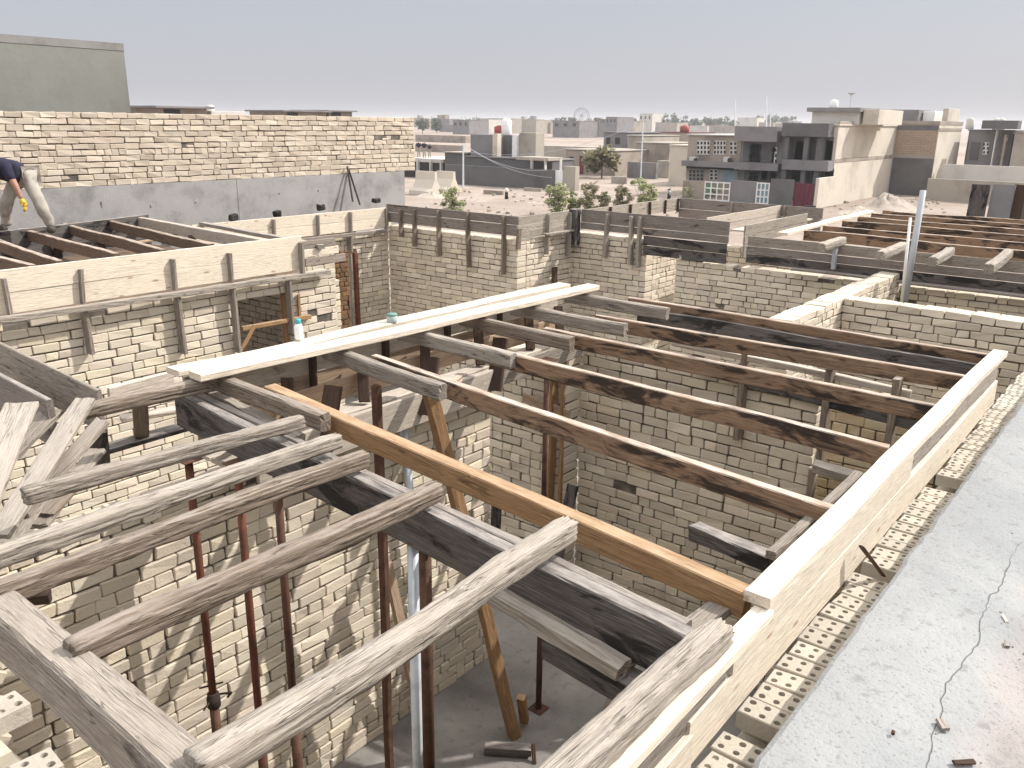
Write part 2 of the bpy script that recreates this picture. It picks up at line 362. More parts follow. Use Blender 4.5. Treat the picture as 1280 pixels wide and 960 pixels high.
# ------------------------------------------------------------------ timber
def timber(name, p0, p1, w, h, mat, parent=None, rnd=.006, rough=.003, seed=None, log=False, bow=.01, endj=.006, e=4.6, taper=(1, 1), roll=0., top=True, grooves=None, seg=None):
    """p0,p1: centre line of the top face (top=True) or of the axis."""
    p0 = Vector(p0); p1 = Vector(p1)
    d = p1-p0; L = d.length; X = d.normalized()
    Y = Vector((0, 0, 1)).cross(X)
    if Y.length < .15: Y = Vector((0, 1, 0)).cross(X)
    Y.normalize(); Z = X.cross(Y)
    if roll:
        R = Matrix.Rotation(roll, 3, X); Y = R @ Y; Z = R @ Z
    org = p0-(Z*(h/2) if top else Vector((0, 0, 0)))
    if seed is None: seed = random.random()*500
    if log:
        n = 40; ring = []
        for i in range(n):
            t = 2*math.pi*(i+.5)/n; c, s = math.cos(t), math.sin(t)
            r = (abs(c)**e+abs(s)**e)**(-1/e); ring.append((r*c*w/2, r*s*h/2))
    else:
        ring = []; a, b, c = w/2, h/2, min(rnd, w*.3, h*.3)
        def side(q0, q1, m):
            for i in range(m): t = i/(m-1); ring.append((q0[0]+(q1[0]-q0[0])*t, q0[1]+(q1[1]-q0[1])*t))
        mm = 4 if rough > .002 else 2
        side((-a+c, -b), (a-c, -b), mm); side((a, -b+c), (a, b-c), mm); side((a-c, b), (-a+c, b), mm); side((-a, b-c), (-a, -b+c), mm)
        n = len(ring)
    ns = seg or max(4, int(L/(.03 if log else .12)))
    gr = grooves if grooves is not None else (rough*.55 if log else 0)
    vs = []; fs = []
    for j in range(ns+1):
        t = j/ns; x = L*t
        oy = noise.noise((x*.7, seed, 1.))*bow*2; oz = noise.noise((x*.7, seed, 9.))*bow*2
        tp = taper[0]+(taper[1]-taper[0])*t
        if log:
            e_ = min(x, L-x)
            if e_ < .10: tp *= (.93+.07*math.sqrt(max(0., e_/.10)))*(1+noise.noise((seed, x*40, 2.))*.02)
        for i, (ry, rz) in enumerate(ring):
            k = 1+noise.noise((x*2.2, i*.55, seed))*rough*8
            q = noise.noise((x*.9, i*2.9+seed, seed*1.3))*gr*2+noise.noise((x*9, i*1.7, seed+5))*rough+(noise.noise((x*3., i*4.1, seed+11))*.0035+noise.noise((x*31, i*2.3, seed+3))*.0016 if log else 0)
            rr = math.hypot(ry, rz); f = tp*(k if log else 1)+q/rr
            xe = x
            if j in (0, ns): xe += noise.noise((i*1.3, seed, j*3.))*endj*(1 if not log else 3)
            vs.append((xe, ry*f+oy, rz*f+oz))
    for j in range(ns):
        for i in range(n): fs.append((j*n+i, j*n+(i+1) % n, (j+1)*n+(i+1) % n, (j+1)*n+i))
    for (m, rv) in ((0, True), (ns*n, False)):
        cx = sum(vs[m+i][0] for i in range(n))/n; cy = sum(vs[m+i][1] for i in range(n))/n; cz = sum(vs[m+i][2] for i in range(n))/n
        ci = len(vs); vs.append((cx, cy, cz))
        for i in range(n):
            a, b = m+i, m+(i+1) % n
            fs.append((b, a, ci) if rv else (a, b, ci))
    me = D.meshes.new(name); me.from_pydata(vs, [], fs)
    if log: me.polygons.foreach_set('use_smooth', [len(p.vertices) == 4 for p in me.polygons])
    me.materials.append(mat); me.update()
    o = D.objects.new(name, me); COL.objects.link(o)
    o.matrix_world = Matrix.Translation(org) @ Matrix((X, Y, Z)).transposed().to_4x4()
    if parent is not None:
        o.parent = parent; o.location = org-wloc(parent)
    return o
def beam(name, p0, p1, w, h, mat, label, cat, group=None, **kw):
    return tag(timber(name, p0, p1, w, h, M[mat], **kw), label, cat, group)

# ------------------------------------------------------------------ brick walls
PITCHB = .09
def brick_wall(name, label, axis, a0, a1, face, thick, z0, z1, openings=(), mat='brick', mortar='mortar', cat='brick wall', seed=1, ragged=0., rough=1., group=None, topf=None, pitch=PITCHB, ch=.006, jts=(.003, .005, .008, .011, .015), gap=(.007, .0135)):
    """axis 'x': wall runs along X, front face at Y=face, body towards +Y. axis 'y': runs along Y, front face at X=face, body to +X."""
    rs = random.Random(seed); rg = random.getstate(); random.seed(seed)
    bk = MB(); mo = MB()
    nrow = int(round((z1-z0)/pitch))
    def put(a, b, z, zz, off, toff=0.):
        if b-a < .025: return
        c = ((a+b)/2, face+thick/2, (z+zz)/2); d = (b-a, thick, zz-z)
        j = (rs.gauss(0, .0028))*rough
        rot = Matrix.Rotation(rs.gauss(0, .012)*rough, 3, 'Z') @ Matrix.Rotation(rs.gauss(0, .007)*rough, 3, 'Y')
        if axis == 'x': bk.cbox((c[0], c[1]+j+off, c[2]), d, ch, rot, .0055*rough)
        else:
            rot = Matrix.Rotation(rs.gauss(0, .012)*rough, 3, 'Z') @ Matrix.Rotation(rs.gauss(0, .007)*rough, 3, 'X')
            bk.cbox((c[1]+j+off, c[0], c[2]), (d[1], d[0], d[2]), ch, rot, .0055*rough)
    kind = 0
    for r in range(nrow):
        z = z0+r*pitch; zz = z+pitch
        iv = [(a0, a1)]
        for (o0, o1, oz0, oz1) in openings:
            if z+pitch*.5 > oz0 and z+pitch*.5 < oz1:
                nv = []
                for (p, q) in iv:
                    if o1 <= p or o0 >= q: nv.append((p, q)); continue
                    if o0 > p: nv.append((p, o0))
                    if o1 < q: nv.append((o1, q))
                iv = nv
        kind = rs.choice([0, 0, 0, 1, 0, 2])
        for (p, q) in iv:
            if q-p > .08:
                zt_ = zz-.0005 if r < nrow-1 else z+.05
                ins = .02
                if axis == 'x': mo.box(p+.01, q-.01, face+ins, face+thick-ins, z, zt_)
                else: mo.box(face+ins, face+thick-ins, p+.01, q-.01, z, zt_)
            a = p; first = True
            sg = rs.uniform(-.004, .004)
            while a < q-.02:
                hd = (kind == 1 and rs.random() < .85) or (kind == 2 and rs.random() < .45) or (kind == 0 and rs.random() < .12)
                l = (.115 if hd else .238)*rs.uniform(.95, 1.03)
                if first and r % 2: l = .115 if not hd else .18
                first = False
                b = min(a+l, q)
                if q-b < .05: b = q
                jt = rs.choice(jts)
                hgt = pitch-rs.uniform(*gap)
                zl = z+rs.uniform(.0, .003)
                if topf is not None and zl+hgt > topf((a+b)/2): a = b+jt; continue
                if ragged and r >= nrow-1 and rs.random() < ragged: a = b+jt; continue
                off = 0.
                if rs.random() < .012*rough: off = rs.choice([.03, .02, -.012])
                put(a, b, zl, zl+hgt, off); a = b+jt
    org = (a0, face, z0) if axis == 'x' else (face, a0, z0)
    root = empty(name, org, label, cat, group)
    bk.build('bricks', M[mat], root, origin=org); mo.build('mortar_bed', M[mortar], root, origin=org)
    random.setstate(rg)
    return root
# ================================================================== SETTING
m = MB(); GZ = -.6
# terrain sheet with a hole-free fine grid near, flat far
xs = [-400, -100, -20]+[i*3. for i in range(-6, 50)]+[160, 200, 300, 500, 900, 2500]
ys = [-400, -100, -20]+[i*3. for i in range(-6, 50)]+[160, 200, 300, 500, 900, 2500]
vs = []
for y in ys:
    for x in xs:
        z = GZ
        if x > 20 or y > 20: z += noise.noise((x*.09, y*.09, 3))*.14+noise.noise((x*.33, y*.33, 7))*.08
        if x > 160 or y > 160: z = GZ
        vs.append((x, y, z))
W = len(xs)
m.add(vs, [(j*W+i, j*W+i+1, (j+1)*W+i+1, (j+1)*W+i) for j in range(len(ys)-1) for i in range(W-1)])
tag(m.build('ground', M['ground'], smooth=True, origin=(0, 0, 0)), kind='structure')
m = MB(); m.box(-2, 12.7, -6, 13.3, -.5, 0.)
tag(m.build('room_floor', M['floor']), kind='structure')

# roof slab the photograph is taken from
m = MB(); n = 260; vs = []; fs = []
x0, x1 = -3., 16.
for i in range(n+1):
    x = x0+(x1-x0)*i/n
    e = .80+noise.noise((x*3, 2, 0))*.012+noise.noise((x*17, 5, 0))*.012
    e2 = e-.006+noise.noise((x*21, 8, 0))*.016
    zt = 2.92
    vs += [(x, -5., zt), (x, e-.02, zt), (x, e, zt-.012), (x, e2, zt-.15), (x, e2-.02, zt-.26), (x, -5., zt-.26)]
for i in range(n):
    for k in range(5): fs.append((i*6+k, (i+1)*6+k, (i+1)*6+k+1, i*6+k+1))
m.add(vs, fs); o = m.build('roof_slab', M['slab'])
tag(o, 'bare grey concrete roof slab with a wandering crack, filling the lower right corner', 'roof slab')
bm_ = MB(); bm_.box(-3, 16, -5, .5, 0, 2.655)
bm_.build('supporting_wall', M['plaster_grey'], o)

# ================================================================== BRICK WALLS
brick_wall('brick_wall', 'cream brick wall striped with sun and log shadows, on the left of the open room', 'x', .85, 5.45, 4.53, .24, 0, 2.70, seed=11, ragged=.15)
brick_wall('brick_wall', 'shaded cream brick wall with a doorway at its right end, far side of open room', 'y', 2.10, 4.36, 6.60, .24, 0, 2.88, seed=12)
brick_wall('brick_wall', 'narrow brick pier with orange shuttering boards, in the far corner of the open room', 'y', 4.38, 5.9, 6.33, .30, 0, 2.79, seed=13)
brick_wall('brick_wall', 'yellowish brick wall seen through the doorway below the burnt joists', 'y', .95, 2.75, 7.30, .24, 0, 2.70, mat='brick_yellow', seed=14)
brick_wall('brick_wall', 'brick wall under the tall pine form board, half hidden along the roof slab', 'x', -.6, 12.4, .80, .24, 0, 2.655-.015, seed=15, rough=.6)
WL = brick_wall('brick_wall', 'brick wall under the thick grey timber in the lower left corner', 'y', .6, 4.5, .62, .26, 0, 2.79, seed=16)
brick_wall('brick_wall', 'bright brick wall with a small square window opening, below the long pine form', 'x', .2, 7.12, 8.5, .24, 0, 3.06, openings=((5.62, 6.42, 1.75, 2.90),), mat='brick', seed=17, ragged=.1)
brick_wall('brick_wall', 'cream brick wall with a dark doorway and a red pole, in the far left corner', 'x', 6.9, 11.0, 11.6, .24, 0, 2.97, openings=((9.72, 10.22, 0, 2.66),), seed=18)
brick_wall('brick_wall', 'brown brick wall seen through the far doorway beside the red pole', 'x', 8.9, 10.9, 12.35, .24, 0, 2.97, mat='brick_brown_shaded', seed=19)
brick_wall('brick_wall', 'shaded brick wall under the long row of dark hanging battens, back of the middle room', 'y', 8.60, 11.6, 11.0, .24, 0, 3.10, seed=20)
brick_wall('brick_wall', 'sunlit brick wall turning the corner below the pale weathered boards in the centre', 'x', 11.25, 12.6, 8.60, .24, 0, 3.06, seed=21)
brick_wall('brick_wall', 'brick pier under the left end of the dark three-board beam form, right of centre', 'y', 7.12, 8.85, 12.6, .24, 0, 3.04, seed=22)
brick_wall('brick_wall', 'short brick side wall inside the dark gap under the three-board beam form', 'x', 12.85, 14.6, 7.12, .24, 0, 2.80, seed=23)
brick_wall('brick_wall', 'brick back wall deep inside the dark gap under the three-board beam form', 'y', 5.4, 7.10, 14.6, .24, 0, 2.80, seed=24)
brick_wall('brick_wall', 'long cream brick wall under the weathered form with four log ends on the right', 'y', .3, 6.57, 12.6, .24, 0, 2.79, seed=25, ragged=.12)
brick_wall('brick_wall', 'wide white-topped brick wall running away between two rooms on the right', 'x', 8.6, 12.58, 3.11, .25, 0, 2.97, seed=26, rough=1.2)
brick_wall('brick_wall', 'cream brick wall with a toothed bright top course, beyond the tall pine form', 'y', .3, 3.10, 10.2, .25, 0, 2.97, seed=27, rough=1.3)

rs = random.Random(41); m = MB()
for r_ in range(27):
    for c_ in range(3):
        x = .93+c_*.15+rs.uniform(-.03, .03); m.cbox((x, 4.40+rs.uniform(-.05, .04), .045+r_*.09), (.235, .11, .07), .006, Matrix.Rotation(rs.uniform(.35, .95), 3, 'Y') @ Matrix.Rotation(rs.uniform(-.3, .3), 3, 'Z'), .005)
tag(m.build('brick_stack', M['brick']), 'jumbled stack of tilted bricks in the near left corner of the sunlit wall', 'brick stack')
# back wall: bricks over a poured concrete band
bw = brick_wall('parapet_wall', 'long pale brick parapet on a grey concrete band, across the upper left', 'x', 1.0, 13.45, 13.3, .24, 3.87, 4.95, mat='brick_parapet', mortar='mortar', seed=31, rough=1.3, cat='parapet wall', jts=(.001, .001, .002, .003, .012), gap=(.007, .015))
m = MB(); m.box(1.0, 9.02, 13.28, 13.56, 2.6, 3.868); m.box(9.025, 13.1, 13.275, 13.56, 2.6, 3.868)
for x in (5.1, 6.6, 7.4, 8.2, 9.9, 10.8, 11.7):
    m.tube((x, 13.27, 3.5+random.random()*.2), (x, 13.285, 3.55), .012, n=6)
m.build('concrete_band', M['concrete'], bw)
for (a, b, c, d, lb) in ((434, 208, 441, 252, 'left of two'), (436, 212, 450, 256, 'right of two')):
    p = ony(a, b, 13.26); q = ony(c, d, 13.0); m = MB(); m.tube(p, q, .02, n=6); tag(m.build('iron_rod', M['steel_dark']), 'dark iron rod leaning on the concrete band of the parapet, '+lb, 'rod', 'rods on the parapet')
for i, (a, b) in enumerate(((292, 268), (346, 264), (401, 256), (470, 247))):
    p = ony(a, b, 12.9); m = MB(); m.cbox((p.x, 12.9, p.z-.05), (.16, .12, .10), .02, None, .02)
    tag(m.build('dark_lump', M['rubber']), ['leftmost', 'second', 'third', 'rightmost'][i]+' small black lump at the foot of the concrete band, above the far pine form', 'lump', 'black lumps under the parapet')
t = empty('stair_tower', (4., 17., 3.), 'tall stained concrete tower wall standing against the sky behind the parapet', 'tower wall')
m = MB(); m.box(-3, 9.26, 17., 17.3, 3., 6.10); m.box(9.0, 9.262, 17.3, 21., 3., 6.10)
m.build('wall', M['concrete_green'], t)
m = MB(); m.box(-3.0, 9.262, 16.992, 17.31, 6.103, 6.24); m.build('coping', M['concrete_top'], t)

# ================================================================== FORMWORK PANELS
def form_panel(label, axis, a0, a1, face, rows, cleats=(), thick=.028, cat='formwork', group=None, side=-1, cleat_mat='grey_wood', cw=.075, ct=.035):
    """rows: (z0, z1, mat[, b0, b1[, push]]); cleats: (a, z0, z1[, mat])"""
    zs = min(r[0] for r in rows)
    org = ((a0+a1)/2, face, zs) if axis == 'x' else (face, (a0+a1)/2, zs)
    root = empty('formwork_panel', org, label, cat, group)
    for r in rows:
        z0, z1, mt = r[:3]; b0, b1 = (r[3], r[4]) if len(r) > 4 else (a0, a1); push = r[5] if len(r) > 5 else 0.
        f = face+thick/2+push+random.uniform(-.002, .002)
        b0 += random.uniform(-.015, .015); b1 += random.uniform(-.015, .015)
        P = ((b0, f, z1), (b1, f, z1)) if axis == 'x' else ((f, b1, z1), (f, b0, z1))
        timber('board', P[0], P[1], thick, z1-z0-.004, M[mt], root, rnd=.003, rough=.0022, bow=.003)
    for c in cleats:
        a, z0, z1 = c[:3]; mt = c[3] if len(c) > 3 else cleat_mat
        f = face+side*(ct/2+.002) if side < 0 else face+thick+ct/2+.002
        tl = random.uniform(-.012, .012)
        p0, p1 = ((a+tl, f, z0), (a-tl, f, z1)) if axis == 'x' else ((f, a+tl, z0), (f, a-tl, z1))
        if axis == 'x': timber('cleat', p0, p1, ct, cw, M[mt], root, top=False, rnd=.004, rough=.003)
        else: timber('cleat', p0, p1, cw, ct, M[mt], root, top=False, rnd=.004, rough=.003)
    return root
def AX(px, py, Y): return ony(px, py, Y).x
def AY(px, py, X): return onx(px, py, X).y
def ZX(px, py, X): return onx(px, py, X).z
def ZY(px, py, Y): return ony(px, py, Y).z

# left room front form
form_panel('long clean pine board form with four short grey battens, on the left', 'x', .2, 6.60, 8.46,
    [(3.33, 3.545, 'cream_wood'), (3.13, 3.33, 'cream_wood')],
    [(AX(p, 360, 8.45), 3.13, z) for p, z in ((6, 3.47), (102, 3.47), (218, 3.46), (289, 3.45))])
form_panel('short grey form with one pale strip, at the right end of the long pine form', 'x', 6.52, 7.16, 8.44,
    [(3.38, 3.475, 'grey_wood', 6.58, 7.10), (3.28, 3.375, 'cream_wood', 6.6, 7.14, -.01), (3.17, 3.27, 'grey_wood', 6.6, 7.22, -.02)],
    [(6.55, 3.08, 3.47)])
beam('ledger_pole', (.4, 8.37, 3.13), (6.95, 8.40, 3.10), .07, .06, 'pale_grey_wood', 'long thin weathered ledger pole under the pine board form on the left', 'pole', rough=.005, bow=.02)
for p, zb, txt in ((106, 2.62, 'short post under the second batten of the pine form, on brickwork'), (224, 2.42, 'long post under the third batten of the pine form, on brickwork'),
                (292, 2.30, 'post at the left edge of the square window opening'), (362, 2.38, 'post standing in front of the square window opening')):
    x = AX(p, 400, 8.44)
    beam('post', (x+.02, 8.44, zb), (x, 8.43, 3.10), .04, .10, 'grey_wood', 'weathered grey '+txt, 'post', 'posts under the left pine form', top=False, rough=.004)
# window opening bits
wf = empty('window_shutter_frame', (6.44, 8.5, 1.75), 'orange timber frame in the right edge of the square window opening', 'window frame')
timber('frame_post', (6.40, 8.62, 1.80), (6.40, 8.62, 2.88), .05, .07, M['orange_wood'], wf, top=False)
timber('frame_post', (6.50, 8.46, 1.80), (6.50, 8.46, 2.84), .04, .03, M['orange_wood'], wf, top=False)
beam('brace_plank', ony(302, 409, 8.42), ony(388, 393, 8.46), .05, .05, 'orange_wood', 'pale orange plank across the square window opening', 'plank')
beam('brace_plank', ony(300, 440, 8.40), ony(318, 407, 8.40), .03, .05, 'orange_wood', 'short slanting pale prop under the plank at the window opening', 'plank', top=False)
beam('wall_stud', (6.2, 9.9, .2), (6.2, 9.9, 2.6), .1, .1, 'dark_stud', 'dark post in the room behind the square window opening', 'post', top=False)
brick_wall('brick_wall', 'shaded brick wall in the room behind the square window opening', 'y', 8.74, 11.5, 7.15, .24, 0, 2.9, seed=32)

# far left white form
form_panel('pine board form with small battens, in the far left corner beside the parapet', 'x', 7.05, 11.02, 11.56,
    [(3.20, 3.38, 'cream_wood'), (3.02, 3.20, 'cream_wood')],
    [(AX(p, 275, 11.55), 3.0, 3.36) for p in (341, 396, 437, 482)], cw=.09)
beam('ledger_pole', (7.4, 11.48, 3.03), (10.95, 11.5, 3.0), .06, .06, 'grey_wood', 'thin grey ledger pole under the pine board form in the far left corner', 'pole')
for p, zb in ((398, 2.72), (438, 2.68)):
    x = AX(p, 300, 11.52); beam('post', (x, 11.54, zb), (x, 11.54, 3.0), .04, .12, 'grey_wood', 'short grey post under the far left pine form, '+('left of' if p < 420 else 'above')+' the dark doorway', 'post', top=False)
x = AX(446, 350, 11.5)
beam('door_pole', (x, 11.5, 0), (x-.02, 11.5, 2.66), .07, .07, 'dark_stud', 'red steel pole standing at the dark far doorway', 'pole', top=False).data.materials[0] = M['steel_red']
beam('door_board', (x-.10, 11.53, 0), (x-.10, 11.53, 2.66), .03, .06, 'pale_grey_wood', 'thin pale board fixed beside the red pole at the far doorway', 'board', top=False)

# back middle room forms
cl = []
for p, yt, yb in ((502, 262, 296), (519, 262, 308), (549, 263, 320), (586, 266, 334), (629, 270, 343), (648, 285, 312)):
    P = onx(p, yb, 10.94); cl.append((P.y, P.z, onx(p, yt, 10.94).z))
form_panel('long dark weathered form with six hanging battens, along the back of the middle room', 'y', 8.58, 11.6, 10.96,
    [(3.30, 3.44, 'old_board'), (3.12, 3.295, 'old_board')], cl, cleat_mat='brown_grey_wood', cw=.10)
cl = []
for p, yt, yb in ((683, 268, 318), (710, 266, 320)):
    P = ony(p, yb, 8.54); cl.append((P.x, P.z, ony(p, yt, 8.54).z))
form_panel('pale weathered board form turning the corner in the centre, with two battens', 'x', 10.96, 12.62, 8.56,
    [(3.30, 3.43, 'pale_grey_wood'), (3.20, 3.295, 'pale_grey_wood'), (3.08, 3.195, 'pale_grey_wood')], cl, cleat_mat='pale_grey_wood', cw=.09)
beam('ledger_plank', (11.6, 8.50, 3.12), (12.7, 8.50, 3.13), .10, .03, 'pale_grey_wood', 'thin light plank lying under the pale corner form in the centre', 'plank')
beam('black_pad', (12.48, 8.5, 2.85), (12.48, 8.5, 3.46), .16, .14, 'black_board', 'black charred post in the inner corner right of the pale corner form', 'post', top=False)
beam('inner_stud', (11.95, 8.52, 2.25), (11.95, 8.52, 2.52), .10, .06, 'dark_stud', 'dark stub standing on the wall behind the end of the white planks', 'stub', top=False)
cl = []
for p, yb in ((757, 322), (788, 331), (797, 334)):
    P = onx(p, yb, 12.54); cl.append((P.y, P.z, 3.42))
form_panel('dark three-board beam form spanning the gap right of centre, with three hanging battens', 'y', 5.68, 8.42, 12.56,
    [(3.24, 3.46, 'old_board'), (3.12, 3.235, 'old_board'), (2.96, 3.115, 'black_board', 5.68, 7.16), (2.80, 2.955, 'black_board', 5.68, 7.16)], cl, cleat_mat='pale_grey_wood', cw=.10, ct=.05)
# side form going back from the beam end
form_panel('pale lit side form at the end of the dark three-board beam form', 'x', 12.6, 15.2, 5.42,
    [(3.26, 3.42, 'pale_grey_wood'), (3.12, 3.255, 'pale_grey_wood'), (2.92, 3.115, 'pale_grey_wood', 12.6, 13.6)])
form_panel('thin pale back form seen over the beam form, with five dark battens', 'x', 14.3, 18.2, 9.5,
    [(3.12, 3.26, 'pale_grey_wood'), (2.98, 3.115, 'pale_grey_wood')], [(a, 2.95, 3.25, 'dark_stud') for a in (15.2, 16.0, 16.8, 17.5, 18.1)], cw=.06)
form_panel('greenish grey low form across the back, in front of the walled gates', 'y', 6.2, 9.5, 18.2,
    [(3.02, 3.25, 'old_board'), (2.75, 3.015, 'old_board')], [(a, 2.75, 3.24) for a in (7.0, 8.2)])
P = onz(893, 273, 3.25); Q = onz(970, 256, 3.25)
form_panel('pale plank form running away behind the beam form, in front of the dark grey house', 'x', P.x, Q.x, (P.y+Q.y)/2,
    [(3.08, 3.25, 'dusty_board'), (2.9, 3.075, 'dusty_board')])
P = onz(930, 288, 3.15); Q = onz(1000, 272, 3.15)
beam('deck_board', P, Q, .5, .03, 'dusty_board', 'wide pale deck board lying flat beside the long white plank, in front of the motorcycle', 'board')
P = onz(978, 290, 3.35); Q = onz(1088, 263, 3.35)
beam('white_plank', P, Q, .16, .045, 'cream_wood', 'long white plank reaching away beside the rows of joists on the right', 'plank')
beam('loose_block', (12.66, 6.5, 2.875), (12.70, 6.1, 2.875), .2, .085, 'pale_grey_wood', 'pale flat block lying on the wall top below the dark beam form', 'block', rough=.01).data.materials[0] = M['brick_perf']
# right room
form_panel('long dark weathered beam form under four log ends on the right', 'y', .3, 5.36, 12.56,
    [(3.12, 3.27, 'grey_wood'), (3.0, 3.115, 'old_board', .3, 5.36, .01), (2.86, 2.995, 'black_board', .3, 5.36, .02)])
beam('ledger_plank', (12.50, .5, 2.86), (12.52, 4.6, 2.87), .16, .03, 'old_board', 'grey plank ledge at the foot of the long dark beam form on the right', 'plank')
for i, yy in enumerate((270, 275, 281, 288, 297, 306)):
    P = onz(1205, yy+1, 3.30); X = P.x
    _p = onz(978, 290, 3.35); _q = onz(1088, 263, 3.35); ye = min(5.4, _p.y+(_q.y-_p.y)*(X-_p.x)/(_q.x-_p.x)-.05)
    beam('joist', (X+.12, ye, 3.31), (X, -.8, 3.30), .07, .16, 'rust_joist', ['farthest', 'second farthest', 'third farthest', 'fourth farthest', 'second nearest', 'nearest'][i]+' thin dark joist of the right-hand room', 'joist', 'joists of the right-hand room')
for i, (a, b, c, d) in enumerate(((1028, 304, 1053, 296), (1103, 313, 1130, 302), (1167, 321, 1188, 308), (1238, 329, 1262, 311))):
    P = onz(a, b, 3.36); Q = onz(c, d, 3.36); d_ = (Q-P)
    beam('log', P-d_*.05, Q, .12, .12, 'pale_grey_wood', ['first from the left', 'second from the left', 'third from the left', 'rightmost'][i]+' of four log ends over the dark beam form at right', 'log', 'log ends on the right', log=True, rough=.006)
P = ony(1040, 335, onz(1040, 335, 2.95).y)
beam('pale_stub', onz(1041, 336, 2.93), onz(1041, 336, 2.93)+Vector((0, 0, .35)), .09, .05, 'pale_grey_wood', 'short pale post fixed on the front of the dark beam form on the right', 'post', top=False).data.materials[0] = M['pvc']
g = MB(); a = onx(1131, 376, 11.9); b = onx(1154, 238, 11.9)
g.tube(a, b, .040, .038, 14); tag(g.build('drain_pipe', M['pvc'], smooth=True), 'thick light grey pipe standing up from the brick wall on the right', 'pipe')
g = MB(); g.tube(onx(1127, 378, 11.75), onx(1138, 272, 11.75), .02, .018, 10); tag(g.build('conduit_rod', M['white_paint'], smooth=True), 'thin white rod standing beside the thick grey pipe', 'pipe')
# stacked column shutters at the right edge
for i, (p, w, mt) in enumerate(((1217, .34, 'black_board'), (1246, .42, 'concrete_panel'), (1266, .22, 'dark_stud'), (1285, .36, 'brown_grey_wood'))):
    P = onz(p, 282, 2.9); X = 18.5+.1*i; P = onx(p, 281, X)
    mm = M['plaster_grey'] if mt == 'concrete_panel' else M[mt]
    o = timber('column_shutter', (X, P.y, P.z), (X+.12, P.y, onx(p, 231, X).z), w*.9, .08, mm, top=False, rough=.004)
    tag(o, ['leftmost dark upright shutter board at the right edge', 'wide dusty grey upright shutter panel at the right edge', 'narrow dark upright shutter board beside the dusty panel at the right edge', 'brown upright shutter board touching the right edge'][i], 'shutter board', 'upright shutter boards at the right edge')

# ================================================================== RIGHT EDGE: perforated course + tall pine form
def perf_brick_mesh(name, L=.236, Wd=.115, Hh=.075, nx=4, ny=2, r=.0135, seg=12):
    m = MB(); V = m.v; Fc = m.f
    def vert(x, y, z): V.append((x, y, z)); return len(V)-1
    cx, cy = Wd/ny, L/nx; e = .004
    top = {}
    def T(i, j):
        if (i, j) not in top: top[(i, j)] = vert(-Wd/2+i*cx+(e if i == 0 else -e if i == ny else 0), -L/2+j*cy+(e if j == 0 else -e if j == nx else 0), Hh)
        return top[(i, j)]
    for i in range(ny):
        for j in range(nx):
            ox = -Wd/2+(i+.5)*cx; oy = -L/2+(j+.5)*cy
            rr = r*random.uniform(.9, 1.1)
            hole = []; low = []; dp = .06 if random.random() > .12 else .010
            for k in range(seg):
                t = math.pi*2*k/seg-math.pi*.75
                hole.append(vert(ox+rr*math.cos(t), oy+rr*math.sin(t), Hh-.0008)); low.append(vert(ox+rr*math.cos(t), oy+rr*math.sin(t), Hh-dp))
            c = [T(i, j), T(i+1, j), T(i+1, j+1), T(i, j+1)]
            for q in range(4):
                k0 = int(round(q*seg/4)); k1 = int(round((q+1)*seg/4))
                for k in range(k0, k1): Fc.append((c[q], hole[(k+1) % seg], hole[k % seg])) if False else Fc.append((hole[k % seg], c[q], hole[(k+1) % seg]))
                Fc.append((c[q], c[(q+1) % 4], hole[k1 % seg]))
            for k in range(seg): Fc.append((hole[k], hole[(k+1) % seg], low[(k+1) % seg], low[k]))
            Fc.append(tuple(low))
    # skirt
    rim = [T(i, 0) for i in range(ny+1)]+[T(ny, j) for j in range(1, nx+1)]+[T(i, nx) for i in range(ny-1, -1, -1)]+[T(0, j) for j in range(nx-1, 0, -1)]
    lo = []; mid = []
    for v in rim:
        x, y, z = V[v]; fx = x*(Wd/2)/(Wd/2-e) if abs(abs(x)-(Wd/2-e)) < 1e-6 else x; fy = y*(L/2)/(L/2-e) if abs(abs(y)-(L/2-e)) < 1e-6 else y
        mid.append(vert(fx, fy, z-e)); lo.append(vert(fx, fy, 0))
    n = len(rim)
    for i in range(n):
        j = (i+1) % n; Fc.append((rim[i], mid[i], mid[j], rim[j])); Fc.append((mid[i], lo[i], lo[j], mid[j]))
    Fc.append(tuple(reversed(lo)))
    me = D.meshes.new(name); me.from_pydata(V, [], Fc); me.materials.append(M['brick_perf']); me.update(); return me
PB = [perf_brick_mesh('perforated_brick') for _ in range(7)]
pc = empty('brick_course', (5, .92, 2.66), 'row of loose-laid perforated bricks along the edge of the roof slab', 'brick row')
x = 1.15; i = 0
gaps = [onz(915, 905, 2.74).x, onz(1085, 716, 2.74).x, onz(1170, 600, 2.74).x]
while x < 10.0:
    if not any(abs(x-g_) < .08 for g_ in gaps):
        o = D.objects.new('brick', PB[random.randrange(7)]); COL.objects.link(o)
        o.location = (x, .918+random.gauss(0, .010), 2.662+random.uniform(0, .004)); o.rotation_euler = (random.gauss(0, .02), random.gauss(0, .02), random.gauss(0, .05))
        setparent(o, pc)
    x += .125+random.uniform(-.002, .005); i += 1
# loose perforated bricks at the lower left corner
for (px, py, z, rz, lb) in ((-8, 887, 2.875, 1.62, 'loose perforated brick in the left corner, upper of the two beside the thick timber'), (30, 962, 2.875, 1.50, 'loose perforated brick at the very bottom left, lower of the two beside the thick timber')):
    P = onz(px, py, z); o = D.objects.new('perforated_brick', PB[0].copy()); COL.objects.link(o)
    o.location = (P.x-.02, P.y, z-.075); o.rotation_euler = (0.02, -.03, rz); tag(o, lb, 'brick', 'loose bricks in the lower left corner')

